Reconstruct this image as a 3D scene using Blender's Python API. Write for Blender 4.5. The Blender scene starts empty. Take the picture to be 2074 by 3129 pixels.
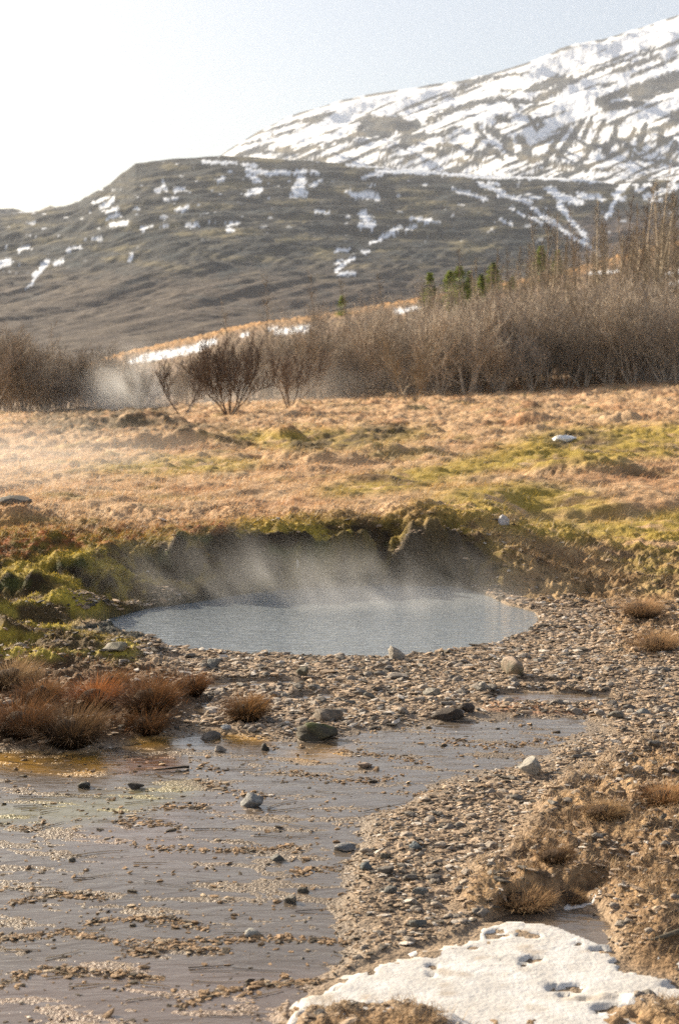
import bpy, math, random
import numpy as np
from mathutils import Vector
R = math.radians
random.seed(7)
rng = np.random.default_rng(7)
scene = bpy.context.scene

# ------------------------------------------------------------------ camera
EYE = 1.6
FPX = 4346.0            # focal length in photograph pixels (50 mm on 24x36 upright)
PITCH = math.atan(0.1)
cam_d = bpy.data.cameras.new("camera")
cam = bpy.data.objects.new("camera", cam_d)
scene.collection.objects.link(cam)
cam.location = (0, 0, EYE)
cam.rotation_euler = (math.pi / 2 - PITCH, 0, 0)
cam_d.sensor_fit = 'VERTICAL'
cam_d.sensor_height = 36
cam_d.sensor_width = 24
cam_d.lens = 50
cam_d.clip_start = 0.05
cam_d.clip_end = 20000
cam_d.dof.use_dof = True
cam_d.dof.focus_distance = 6.2
cam_d.dof.aperture_fstop = 5.0
scene.camera = cam

# ------------------------------------------------------------------ sky, sun, exposure
SUN_AZ, SUN_EL = -50.0, 23.0        # degrees from the view axis (negative = left), elevation
world = bpy.data.worlds.new("World")
scene.world = world
world.use_nodes = True
wn = world.node_tree
bg = wn.nodes['Background']
sky = wn.nodes.new('ShaderNodeTexSky')
sky.sky_type = 'NISHITA'
sky.sun_disc = False
sky.sun_elevation = R(SUN_EL)
sky.sun_rotation = R(SUN_AZ % 360)
sky.air_density = 1.0
sky.dust_density = 3.2
sky.ozone_density = 1.5
bg.inputs['Strength'].default_value = 0.056
wn.links.new(sky.outputs[0], bg.inputs[0])
sun_d = bpy.data.lights.new("sun", 'SUN')
sun_d.energy = 5.0
sun_d.angle = R(0.5)
sun_d.color = (1.0, 0.86, 0.66)
sun = bpy.data.objects.new("sun", sun_d)
scene.collection.objects.link(sun)
sv = Vector((math.sin(R(SUN_AZ)) * math.cos(R(SUN_EL)), math.cos(R(SUN_AZ)) * math.cos(R(SUN_EL)), math.sin(R(SUN_EL))))
sun.rotation_euler = sv.to_track_quat('Z', 'Y').to_euler()
scene.view_settings.view_transform = 'Standard'
scene.view_settings.look = 'None'
scene.view_settings.exposure = 1.5
scene.view_settings.gamma = 1.0
scene.cycles.max_bounces = 6
scene.cycles.diffuse_bounces = 2
scene.cycles.glossy_bounces = 2
scene.cycles.transparent_max_bounces = 12
scene.cycles.volume_bounces = 1
scene.cycles.use_denoising = False
scene.cycles.sample_clamp_indirect = 2

# ------------------------------------------------------------------ numpy helpers
def proj(x, y, z):
    c, s = math.cos(PITCH), math.sin(PITCH)
    dz = z - EYE
    depth = y * c - dz * s
    up = y * s + dz * c
    depth = np.maximum(depth, 0.05)
    return 1037 + FPX * x / depth, 1564.5 - FPX * up / depth

def ray(px, py):
    c, s = math.cos(PITCH), math.sin(PITCH)
    u = (px - 1037) / FPX
    v = (1564.5 - py) / FPX
    return u, c + v * s, -s + v * c

def onz(px, py, z=0.0):
    dx, dy, dz = ray(px, py)
    t = (z - EYE) / dz
    return dx * t, dy * t

def _h(ix, iy, seed):
    h = (ix.astype(np.int64) * 374761393 + iy.astype(np.int64) * 668265263 + seed * 2147483647 + 12345) & 0xFFFFFFFF
    h = ((h ^ (h >> 13)) * 1274126177) & 0xFFFFFFFF
    h = h ^ (h >> 16)
    return (h & 0xFFFF) * (2 * math.pi / 65536.0)

def noise(x, y, seed=0):
    x = np.asarray(x, dtype=np.float64); y = np.asarray(y, dtype=np.float64)
    ix = np.floor(x); iy = np.floor(y)
    fx = x - ix; fy = y - iy
    ix = ix.astype(np.int64); iy = iy.astype(np.int64)
    u = fx * fx * fx * (fx * (fx * 6 - 15) + 10)
    v = fy * fy * fy * (fy * (fy * 6 - 15) + 10)
    def g(a, b, dx, dy):
        t = _h(a, b, seed)
        return np.cos(t) * dx + np.sin(t) * dy
    n00 = g(ix, iy, fx, fy); n10 = g(ix + 1, iy, fx - 1, fy)
    n01 = g(ix, iy + 1, fx, fy - 1); n11 = g(ix + 1, iy + 1, fx - 1, fy - 1)
    return ((n00 * (1 - u) + n10 * u) * (1 - v) + (n01 * (1 - u) + n11 * u) * v) * 1.5

def fbm(x, y, octv=4, seed=0, gain=0.5):
    a = 1.0; s = 0.0; t = 0.0
    for i in range(octv):
        s = s + a * noise(x * 2 ** i + 17.3 * i, y * 2 ** i - 9.1 * i, seed + i * 31)
        t += a; a *= gain
    return s / t

def sstep(a, b, x):
    t = np.clip((x - a) / (b - a), 0, 1)
    return t * t * (3 - 2 * t)

def lerp(a, b, t):
    return a + (b - a) * t

def mixc(c1, c2, t):
    return c1 * (1 - t[..., None]) + np.asarray(c2) * t[..., None]

# masks drawn in photograph coordinates, used as land-cover maps of the ground seen there
MX0, MX1, MY0, MY1, MS = -1200, 3300, 400, 3500, 6
_gx = np.arange(MX0, MX1, MS); _gy = np.arange(MY0, MY1, MS)
_GX, _GY = np.meshgrid(_gx, _gy)
def poly_raster(polys, blur):
    m = np.zeros(_GX.shape)
    for P in polys:
        inside = np.zeros(_GX.shape, bool)
        n = len(P)
        for i in range(n):
            x1, y1 = P[i]; x2, y2 = P[(i + 1) % n]
            if y1 == y2: continue
            cond = ((_GY >= min(y1, y2)) & (_GY < max(y1, y2)))
            xi = x1 + (_GY - y1) * (x2 - x1) / (y2 - y1)
            inside ^= cond & (_GX < xi)
        m = np.maximum(m, inside)
    for ax, b in ((0, blur[1]), (1, blur[0])):
        k = max(1, int(b / MS))
        for _ in range(2):
            pad = [(0, 0), (0, 0)]; pad[ax] = (k, k + 1)
            c = np.cumsum(np.pad(m, pad, mode='edge'), axis=ax)
            n = m.shape[ax]
            hi = np.take(c, np.arange(2 * k, 2 * k + n), axis=ax); lo = np.take(c, np.arange(0, n), axis=ax)
            m = (hi - lo) / (2 * k)
    return m
def samp(m, px, py):
    fx = np.clip((px - MX0) / MS, 0, m.shape[1] - 1.001); fy = np.clip((py - MY0) / MS, 0, m.shape[0] - 1.001)
    ix = fx.astype(int); iy = fy.astype(int); fx = fx - ix; fy = fy - iy
    return (m[iy, ix] * (1 - fx) + m[iy, ix + 1] * fx) * (1 - fy) + (m[iy + 1, ix] * (1 - fx) + m[iy + 1, ix + 1] * fx) * fy

def ragged(px, py, L, k, seed, s=1.0):
    a = capsules(px + 5 * noise(px / 31 + 3, py / 27, seed), py + 4 * noise(px / 29, py / 23, seed + 1), L, k, 11)
    n = fbm((px * .8 - py * .6) / (11 * s), (px * .6 + py * .8) / (6 * s), 3, seed + 2, .6)
    return sstep(.38, .60, a + .95 * n * (a > .02))
def capsules(px, py, L, k=1.0, soft=3.0):
    """soft union of thick strokes (x1,y1,x2,y2,r), coordinates of the 1568-wide view of the photograph"""
    X = px / 1.3227; Y = py / 1.3227
    out = np.zeros(np.shape(px))
    for (x1, y1, x2, y2, r) in L:
        m = (X > min(x1, x2) - r - 12) & (X < max(x1, x2) + r + 12) & (Y > min(y1, y2) - r - 12) & (Y < max(y1, y2) + r + 12)
        if not m.any(): continue
        a = X[m]; b = Y[m]
        dx, dy = x2 - x1, y2 - y1
        t = np.clip(((a - x1) * dx + (b - y1) * dy) / (dx * dx + dy * dy + 1e-6), 0, 1)
        d = np.hypot(a - x1 - t * dx, b - y1 - t * dy)
        r = r * k
        out[m] = np.maximum(out[m], 1 - sstep(r - soft * .5, r + soft * .5, d))
    return out

# ------------------------------------------------------------------ mesh helpers
def mesh_np(name, V, F, col=None, attrs=None, smooth=True, mat=None):
    me = bpy.data.meshes.new(name)
    V = np.asarray(V, dtype=np.float32); F = np.asarray(F, dtype=np.int32)
    nv, nf, k = len(V), len(F), F.shape[1]
    me.vertices.add(nv); me.vertices.foreach_set('co', V.ravel())
    me.loops.add(nf * k); me.loops.foreach_set('vertex_index', F.ravel())
    me.polygons.add(nf)
    me.polygons.foreach_set('loop_start', np.arange(0, nf * k, k, dtype=np.int32))
    me.polygons.foreach_set('loop_total', np.full(nf, k, dtype=np.int32))
    me.polygons.foreach_set('use_smooth', np.full(nf, smooth, dtype=bool))
    if col is not None:
        a = me.attributes.new('Col', 'FLOAT_COLOR', 'POINT')
        c4 = np.ones((nv, 4), dtype=np.float32); c4[:, :3] = col
        a.data.foreach_set('color', c4.ravel())
    for nme, arr in (attrs or {}).items():
        a = me.attributes.new(nme, 'FLOAT', 'POINT')
        a.data.foreach_set('value', np.asarray(arr, dtype=np.float32))
    me.update(calc_edges=True)
    me.validate()
    if mat: me.materials.append(mat)
    return me

def link(name, me, parent=None, loc=None, rotz=0, **tags):
    o = bpy.data.objects.new(name, me)
    scene.collection.objects.link(o)
    if parent: o.parent = parent
    if loc is not None: o.location = loc
    if rotz: o.rotation_euler = (0, 0, rotz)
    for k, v in tags.items():
        if v: o[k] = v
    return o

def grid_faces(nr, nc):
    i = np.arange(nr - 1)[:, None] * nc + np.arange(nc - 1)[None, :]
    return np.stack([i, i + 1, i + nc + 1, i + nc], -1).reshape(-1, 4)

# ------------------------------------------------------------------ materials
def mat_new(name):
    m = bpy.data.materials.new(name); m.use_nodes = True
    nt = m.node_tree
    for n in list(nt.nodes): nt.nodes.remove(n)
    out = nt.nodes.new('ShaderNodeOutputMaterial')
    return m, nt, out
def nd(nt, t, **kw):
    n = nt.nodes.new(t)
    for k, v in kw.items():
        if k in n.inputs: n.inputs[k].default_value = v
        else: setattr(n, k, v)
    return n
def col_mat(name, rough=0.85, bump=None, var=0.25, vscale=40, spec=0.3, transl=0.0, wet=False):
    m, nt, out = mat_new(name)
    p = nd(nt, 'ShaderNodeBsdfPrincipled')
    p.inputs['Roughness'].default_value = rough
    p.inputs['Specular IOR Level'].default_value = spec
    at = nd(nt, 'ShaderNodeAttribute', attribute_name='Col')
    tc = nd(nt, 'ShaderNodeNewGeometry')
    nz = nd(nt, 'ShaderNodeTexNoise'); nz.inputs['Scale'].default_value = vscale; nz.inputs['Detail'].default_value = 4
    nt.links.new(tc.outputs['Position'], nz.inputs['Vector'])
    mr = nd(nt, 'ShaderNodeMapRange'); mr.inputs[1].default_value = .3; mr.inputs[2].default_value = .7
    mr.inputs[3].default_value = 1 - var; mr.inputs[4].default_value = 1 + var
    nt.links.new(nz.outputs[0], mr.inputs[0])
    vm = nd(nt, 'ShaderNodeVectorMath', operation='SCALE')
    nt.links.new(at.outputs['Color'], vm.inputs[0]); nt.links.new(mr.outputs[0], vm.inputs['Scale'])
    nt.links.new(vm.outputs[0], p.inputs['Base Color'])
    if bump:
        bs, bd = bump
        n2 = nd(nt, 'ShaderNodeTexNoise'); n2.inputs['Scale'].default_value = bs; n2.inputs['Detail'].default_value = 5
        nt.links.new(tc.outputs['Position'], n2.inputs['Vector'])
        b = nd(nt, 'ShaderNodeBump'); b.inputs['Strength'].default_value = 1.0; b.inputs['Distance'].default_value = bd
        nt.links.new(n2.outputs[0], b.inputs['Height']); nt.links.new(b.outputs[0], p.inputs['Normal'])
    if wet:
        wa = nd(nt, 'ShaderNodeAttribute', attribute_name='wet')
        m2 = nd(nt, 'ShaderNodeMapRange'); m2.inputs[3].default_value = rough; m2.inputs[4].default_value = 0.35
        nt.links.new(wa.outputs['Fac'], m2.inputs[0]); nt.links.new(m2.outputs[0], p.inputs['Roughness'])
    if transl > 0:
        tr = nd(nt, 'ShaderNodeBsdfTranslucent'); mx = nd(nt, 'ShaderNodeMixShader'); mx.inputs[0].default_value = transl
        nt.links.new(vm.outputs[0], tr.inputs[0])
        nt.links.new(p.outputs[0], mx.inputs[1]); nt.links.new(tr.outputs[0], mx.inputs[2]); nt.links.new(mx.outputs[0], out.inputs[0])
    else:
        nt.links.new(p.outputs[0], out.inputs[0])
    return m

M_ground = col_mat('ground_cover', 0.9, (90, 0.012), 0.30, 60, 0.25, wet=True)
M_far = col_mat('far_slope', 0.95, None, 0.18, 0.15, 0.1)
M_stone = col_mat('stone', 0.75, (160, 0.004), 0.25, 90, 0.4)
M_blade = col_mat('dry_grass', 0.6, None, 0.15, 30, 0.35, transl=0.35)
M_bark = col_mat('bark', 0.8, None, 0.25, 8, 0.3)
M_needle = col_mat('needles', 0.6, None, 0.3, 3, 0.3, transl=0.3)
M_snow = col_mat('snow', 0.5, (60, 0.004), 0.06, 20, 0.5)

def water_mat(name, sx, sy, dist, rough=0.06, coat=1.0, base=None, rot=6):
    """shallow turbid water: the mud colour seen through it, a smooth rippled surface over it"""
    m, nt, out = mat_new(name)
    g = nd(nt, 'ShaderNodeNewGeometry')
    mp = nd(nt, 'ShaderNodeMapping'); mp.inputs['Scale'].default_value = (sx, sy, 1); mp.inputs['Rotation'].default_value = (0, 0, R(rot))
    nt.links.new(g.outputs['Position'], mp.inputs['Vector'])
    n1 = nd(nt, 'ShaderNodeTexNoise'); n1.inputs['Scale'].default_value = 1.0; n1.inputs['Detail'].default_value = 4; n1.inputs['Roughness'].default_value = .55
    n1.inputs['Distortion'].default_value = .8
    nt.links.new(mp.outputs[0], n1.inputs['Vector'])
    b = nd(nt, 'ShaderNodeBump'); b.inputs['Strength'].default_value = 1; b.inputs['Distance'].default_value = dist
    nt.links.new(n1.outputs[0], b.inputs['Height'])
    p = nd(nt, 'ShaderNodeBsdfPrincipled'); p.inputs['Roughness'].default_value = rough; p.inputs['IOR'].default_value = 1.5
    p.inputs['Specular IOR Level'].default_value = .6
    if base: p.inputs['Base Color'].default_value = base
    else:
        a = nd(nt, 'ShaderNodeAttribute', attribute_name='Col'); nt.links.new(a.outputs['Color'], p.inputs['Base Color'])
    nt.links.new(b.outputs[0], p.inputs['Normal'])
    nt.links.new(p.outputs[0], out.inputs[0])
    return m
M_pool = water_mat('pool_water', 8, 24, 0.016, .05, base=(.19, .215, .23, 1))
M_film = water_mat('shallow_water', 5, 15, 0.0055, .06, rot=5)

# ------------------------------------------------------------------ terrain
FOOT = [(-3200, 1850), (-600, 1880), (0, 1890), (200, 1888), (300, 1872), (450, 1856), (600, 1846), (900, 1804), (1200, 1790), (1400, 1793), (1500, 1815), (1640, 1850), (1900, 1865), (2300, 1885), (3000, 1900), (5500, 1900)]
_fw = np.array([onz(a, b) for a, b in FOOT])
def foot_y(x): return np.interp(x, _fw[:, 0], _fw[:, 1])
def foot2(x, y): return foot_y(x) + (.20 * fbm(x * 2.4, y * 1.5, 4, 21) + .05) * sstep(7.5, 9, y) * (1 - sstep(12, 14, y))
RIDGE = np.array([(-6000, 1230), (-1200, 1220), (-300, 1200), (100, 1165), (250, 1120), (397, 1072), (489, 1055), (728, 997), (1037, 952), (1302, 909), (1553, 862), (1712, 829), (1798, 809), (1963, 763), (2074, 738), (2600, 610), (4500, 560)])
def meadow_z(x, y):
    t = np.clip((y - 11) / 34, 0, 1.3)
    return 0.43 + (0.17 + 0.042 * np.clip(x, -16, 18)) * t
# (px, py of the top, height of the top, rx, ry in metres)
BUMPS = [(120, 1742, .27, .32, .24), (330, 1722, .25, .30, .22), (190, 1805, .19, .34, .2), (45, 1835, .19, .25, .2), (60, 1908, .15, .24, .18), (450, 1700, .26, .22, .18), (20, 1745, .26, .2, .2),
         (235, 1965, .13, .34, .20), (400, 1962, .08, .26, .13), (60, 1985, .13, .25, .2), (480, 1780, .13, .24, .18), (620, 1790, .09, .2, .15), (-160, 1800, .3, .35, .3), (-220, 1950, .22, .35, .3),
         (130, 1635, .40, .26, .26), (365, 1648, .38, .30, .24), (240, 1690, .31, .2, .18), (700, 1604, .46, .34, .2), (900, 1598, .465, .30, .2), (1075, 1608, .45, .26, .2), (1300, 1590, .48, .30, .2), (1390, 1616, .42, .2, .2), (560, 1630, .42, .22, .2),
         (1625, 1690, .2, .13, .12), (-250, 1620, .5, .4, .3)]
_bw = [(*onz(px, py, h), h, rx, ry) for px, py, h, rx, ry in BUMPS]
HUM = [(1520, 1505, .17, 1.15, .75), (1250, 1560, .07, .8, .4), (1810, 1355, .32, .75, .45), (1900, 1450, .15, 1.1, .6), (1180, 1335, .24, .9, .5), (1010, 1362, .20, .7, .4), (920, 1368, .15, .5, .4),
       (300, 1270, .24, 1.3, .7), (450, 1262, .28, .9, .7), (180, 1300, .25, 1.2, .6), (400, 1318, .22, 1.0, .5), (640, 1316, .22, .8, .4), (870, 1285, .28, .4, .4), (1650, 1243, .3, .6, .4), (1900, 1240, .25, .45, .4),
       (30, 1515, .16, .45, .35), (1640, 1575, .12, .5, .35), (-300, 1290, .3, 1.2, .6), (60, 1330, .15, .7, .4), (1250, 1230, .2, .6, .4), (2250, 1420, .1, 1, .6)]
_hw = []
for px, py, h, rx, ry in HUM:
    z = 0.45 + h
    for _ in range(6):
        a, b = onz(px, py, z)
        z = float(meadow_z(np.array(a), np.array(b))) + h
    _hw.append((a, b, h, rx, ry))

WET = poly_raster([[(-1200, 2310), (-300, 2300), (250, 2290), (420, 2250), (520, 2235), (660, 2235), (780, 2250), (930, 2262), (1050, 2240), (1200, 2235), (1320, 2200), (1500, 2188), (1640, 2180), (1830, 2190), (1860, 2225), (1800, 2285), (1700, 2330), (1560, 2370), (1400, 2400), (1300, 2450), (1190, 2510), (1110, 2620), (1090, 2720), (1075, 2810), (1130, 2880), (1060, 2960), (900, 3050), (880, 3400), (-1200, 3400)]], (70, 26))
def wetm(px, py, x, y):
    return samp(WET, px + 110 * fbm(x * 1.7, y * 2.6, 4, 31, .6), py + 42 * fbm(x * 2.1 + 4, y * 3.1, 4, 32, .6))
CHAN = poly_raster([[(1500, 2120), (1640, 2112), (1900, 2130), (1880, 2150), (1760, 2165), (1500, 2160)], [(1570, 2085), (1800, 2090), (1780, 2102), (1600, 2100)], [(600, 2095), (760, 2080), (1000, 2085), (1010, 2096), (800, 2110), (620, 2120)],
                    [(560, 2150), (660, 2140), (640, 2200), (540, 2210)], [(470, 1968), (620, 1962), (700, 1990), (640, 2004), (500, 1990)], [(880, 2130), (1030, 2120), (1040, 2150), (900, 2160)],
                    [(1480, 2830), (1560, 2770), (1780, 2740), (1850, 2790), (1900, 2860), (1850, 2910), (1700, 2850)]], (12, 6))
POOL = poly_raster([[(150, 1925), (285, 1912), (330, 1900), (450, 1868), (600, 1848), (700, 1828), (900, 1805), (1200, 1793), (1400, 1797), (1480, 1822), (1560, 1858), (1635, 1876), (1655, 1903), (1620, 1942), (1520, 1975), (1400, 1998), (1150, 2016), (900, 2014), (700, 2007), (620, 1990), (560, 1972), (440, 1960), (350, 1948), (290, 1934)]], (14, 7))
ICE = poly_raster([[(880, 3140), (895, 3040), (1000, 3010), (1100, 2970), (1180, 2925), (1310, 2895), (1420, 2875), (1480, 2830), (1560, 2800), (1660, 2808), (1760, 2802), (1840, 2850), (1885, 2900), (1895, 2940), (1990, 2965), (2040, 2985), (2074, 3010), (2200, 3080), (2200, 3129), (1950, 3075), (1840, 3060), (1700, 3180), (1600, 3300), (1400, 3140), (1220, 3095), (1000, 3115)],
                   [(2000, 2930), (2074, 2900), (2300, 2880), (2300, 3000), (2074, 2960)], [(1690, 2740), (1850, 2730), (1860, 2750), (1740, 2758)], [(1440, 3129), (1600, 3060), (1900, 3080), (2100, 3200), (1900, 3400), (1500, 3400)]], (14, 8))
HEATHR = poly_raster([[(3300, 1600), (2300, 1620), (2050, 1660), (1700, 1690), (1600, 1650), (1600, 1790), (1660, 1840), (1700, 1870), (1840, 1860), (1900, 2020), (2300, 2030), (3300, 2050)],
                      [(3300, 2150), (2300, 2150), (2074, 2250), (1900, 2330), (1700, 2430), (1640, 2520), (1560, 2640), (1420, 2700), (1440, 2800), (1560, 2790), (1850, 2740), (1920, 2860), (1920, 2960), (2060, 2990), (3300, 3100)],
                      [(880, 3150), (930, 3115), (1060, 3088), (1200, 3080), (1420, 3129), (1300, 3300), (900, 3300)], [(1480, 3129), (1800, 3090), (2100, 3080), (3300, 3050), (3300, 3400), (1300, 3400)]], (40, 18))
TUSSL = poly_raster([[(-1200, 1990), (0, 1985), (250, 2000), (420, 2020), (560, 2060), (600, 2140), (560, 2220), (420, 2262), (250, 2285), (0, 2290), (-1200, 2290)]], (24, 12))
MOSSL = poly_raster([[(-1200, 1740), (300, 1720), (450, 1800), (420, 1880), (230, 1900), (250, 1930), (460, 1960), (450, 1990), (420, 2030), (250, 2020), (-1200, 2040)]], (24, 12))
ALGAE = poly_raster([[(-100, 2305), (300, 2300), (420, 2340), (250, 2380), (0, 2360), (-200, 2340)], [(640, 2235), (830, 2235), (830, 2280), (660, 2290)], [(380, 2255), (520, 2240), (560, 2280), (420, 2300)], [(900, 2300), (1060, 2280), (1060, 2330), (900, 2330)]], (30, 14))
GREENW = poly_raster([[(-200, 2480), (300, 2440), (520, 2400), (640, 2400), (500, 2470), (250, 2520), (-200, 2530)]], (40, 20))
PINKW = poly_raster([[(200, 2560), (480, 2470), (760, 2440), (800, 2480), (560, 2540), (700, 2600), (760, 2560), (600, 2660), (300, 2640)], [(200, 2950), (1000, 2950), (1000, 3200), (-200, 3200), (-200, 3030)]], (60, 30))
ORANGE = poly_raster([[(1500, 2140), (1900, 2160), (1900, 2190), (1500, 2180)], [(350, 2330), (520, 2310), (560, 2350), (380, 2380)]], (30, 10))
# meadow cover; the dark patches also carry painted hummock shading
MGREEN = poly_raster([[(640, 1345), (760, 1325), (1290, 1310), (1320, 1330), (1150, 1375), (900, 1385)], [(1250, 1560), (1380, 1500), (1560, 1478), (1780, 1500), (1880, 1540), (1840, 1570), (1600, 1580), (1350, 1600)],
                      [(1640, 1330), (1760, 1310), (2074, 1300), (2800, 1300), (2800, 1440), (2074, 1400), (1500, 1450), (1300, 1500), (1000, 1530), (980, 1500), (1250, 1440), (1500, 1390)], [(1480, 1600), (1600, 1590), (1900, 1600), (2074, 1560), (2600, 1540), (2600, 1900), (2074, 1860), (1950, 1760), (1800, 1680), (1560, 1640)],
                      [(270, 1430), (560, 1400), (800, 1410), (780, 1440), (500, 1460), (290, 1450)]], (50, 16))
MDARK_SHADE = poly_raster([[(120, 1250), (350, 1225), (520, 1240), (560, 1290), (420, 1330), (200, 1330), (80, 1310)], [(870, 1352), (1010, 1330), (1200, 1300), (1290, 1310), (1230, 1345), (1060, 1380), (900, 1380)], [(1670, 1330), (1720, 1320), (1860, 1325), (1900, 1350), (1860, 1378), (1700, 1375)],
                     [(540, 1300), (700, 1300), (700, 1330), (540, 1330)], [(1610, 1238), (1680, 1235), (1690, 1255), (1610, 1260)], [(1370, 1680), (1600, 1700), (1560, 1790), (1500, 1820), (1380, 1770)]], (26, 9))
RIM = poly_raster([[(-1200, 1600), (0, 1600), (300, 1590), (560, 1580), (700, 1590), (720, 1625), (560, 1640), (400, 1660), (250, 1680), (0, 1720), (-1200, 1720)]], (30, 10))
HSNOW = [(300, 838, 330, 826, 5), (330, 828, 395, 816, 9), (395, 818, 440, 806, 8), (455, 806, 470, 795, 9), (470, 798, 495, 788, 6), (160, 868, 250, 850, 5), (640, 768, 715, 758, 7), (620, 760, 640, 756, 3), (915, 720, 980, 708, 5), (1360, 632, 1425, 626, 3), (1540, 632, 1568, 628, 4), (1545, 655, 1575, 650, 3), (560, 775, 570, 772, 4)]

def macro(x, y):
    x = np.asarray(x, float); y = np.asarray(y, float)
    fy = foot2(x, y)
    W = np.where(x < -.55, lerp(.45, 1.25, sstep(-.6, -1.6, x)), lerp(.42, 3.6, sstep(.95, 2.2, x)))
    Hh = np.interp(x, [-3, -1.5, -.4, 0, .33, .6, .95, 1.6, 3], [.36, .36, .44, .45, .38, .44, .36, .21, .24])
    t = np.clip((y - fy) / W, 0, 1)
    rise = Hh * lerp(t ** .9, t * t * (3 - 2 * t), sstep(.45, .9, W))
    bank = rise + (meadow_z(x, y) - Hh) * sstep(0, 2.5, y - fy - W)
    px0, py0 = proj(x, y, np.zeros_like(x))
    near = y < 12
    z = np.where(y > fy, bank, 0.0)
    # right bank
    hr = samp(HEATHR, px0, py0) * near * (1 - samp(ICE, px0, py0))
    z = np.where(y <= fy, 0.018 + .05 * hr * (.4 + .6 * sstep(3.4, 4.2, y)) + .10 * sstep(.12, .6, (x / np.maximum(y, 1) - .12)) * (1 - wetm(px0, py0, x, y)), z)
    tl = np.maximum(samp(TUSSL, px0, py0), samp(MOSSL, px0, py0)) * near
    z = np.where(y <= fy, z + .05 * tl, z)
    # lumps
    wx = x + .05 * fbm(x * 4, y * 4, 2, 5); wy = y + .05 * fbm(x * 4, y * 4, 2, 9)
    for (a, b, h, rx, ry) in _bw:
        m = (np.abs(x - a) < rx * 1.4) & (np.abs(y - b) < ry * 1.4)
        if not m.any(): continue
        r2 = ((wx[m] - a) / rx / 1.1) ** 2 + ((wy[m] - b) / ry / 1.35) ** 2
        f = np.clip(1 - r2 - .35 * fbm(x[m] * 5, y[m] * 5, 3, 24), 0, 1) ** 1.15
        z[m] = np.maximum(z[m], z[m] + (h - z[m]) * f)
    for (a, b, h, rx, ry) in _hw:
        m = (np.abs(x - a) < rx * 1.6) & (np.abs(y - b) < ry * 1.6)
        if not m.any(): continue
        nn = fbm(x[m] * 1.7 / rx + a, y[m] * 1.7 / ry, 4, 23, .6)
        r2 = ((x[m] - a) / rx) ** 2 + ((y[m] - b) / ry) ** 2 + nn * .9
        z[m] += h * .7 * np.clip(1 - r2, 0, 1) ** .8 * (1 + .6 * nn)
    # pool, wet ground, channels
    pool = samp(POOL, px0, py0) * near
    wet = wetm(px0, py0, x, y) * near; ch = samp(CHAN, px0, py0) * near
    z = np.where(near & (y <= fy + .15), z - 0.021 * sstep(.15, .95, wet) - .026 * sstep(.35, .9, ch), z)
    z = lerp(z, -.35, sstep(.35, .95, pool))
    z = z - .008 * sstep(.2, .8, samp(ICE, px0, py0)) * near
    # hill behind the trees
    f = sstep(48, 62, y)
    rp = np.interp(px0_far(x, y), RIDGE[:, 0], RIDGE[:, 1])
    zr = EYE + 150 * (1130 - rp) / FPX
    zb = meadow_z(x, np.full_like(y, 50.0)) - .3
    s = np.clip((y - 52) / 98, 0, 1)
    zh = zb + (zr - zb) * s ** .9
    zh = np.where(y > 150, zr - (y - 150) * .12, zh)
    zh = np.where(y > 160, np.maximum(zh, -3), zh)
    z = np.where(y > 48, lerp(z, zh, f), z)
    return z
def px0_far(x, y):
    return 1037 + FPX * x / np.maximum(y, 1) * .997

def micro(x, y, px, py):
    near = (y < 12.5)
    wet = wetm(px, py, x, y) * near; pool = samp(POOL, px, py) * near
    heath = np.maximum(samp(HEATHR, px, py), samp(TUSSL, px, py)) * near
    moss = np.maximum(samp(MOSSL, px, py) * near, sstep(-.1, .1, y - foot2(x, y)) * (1 - sstep(11.5, 13, y)))
    mead = sstep(10.5, 13, y)
    grav = np.clip(1 - wet - heath - moss - mead, 0, 1)
    z = grav * (.010 * fbm(x * 14, y * 14, 3, 40) + .016 * fbm(x * 1.6 , y * 5, 2, 41))
    z += wet * (.014 * fbm(x * 2.4, y * 10 + x * 1.2, 5, 42, .62) + .003 * fbm(x * 18, y * 50, 2, 43))
    z += heath * (np.interp(y, [3.4, 4.4], [.025, .07]) * fbm(x * 6, y * 7, 4, 44, .6) + .022 * fbm(x * 20, y * 22, 3, 49))
    z += moss * (.085 * fbm(x * 5, y * 5, 4, 45, .55) + .03 * np.abs(fbm(x * 9, y * 9, 3, 48)))
    A = np.interp(y, [12, 25, 45, 60, 150], [.11, .22, .28, .3, .5])
    nn = fbm(x * 1.3, y * 1.5, 4, 46, .6)
    z += mead * A * (nn * 1.0 - .4 * np.abs(fbm(x * .9 + 5, y * 2.0, 3, 47)))
    return z

def height(x, y):
    x = np.asarray(x, float); y = np.asarray(y, float)
    z = macro(x, y)
    px, py = proj(x, y, np.where(y < foot2(x, y), 0, z))
    return z + micro(x, y, px, py)

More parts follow.
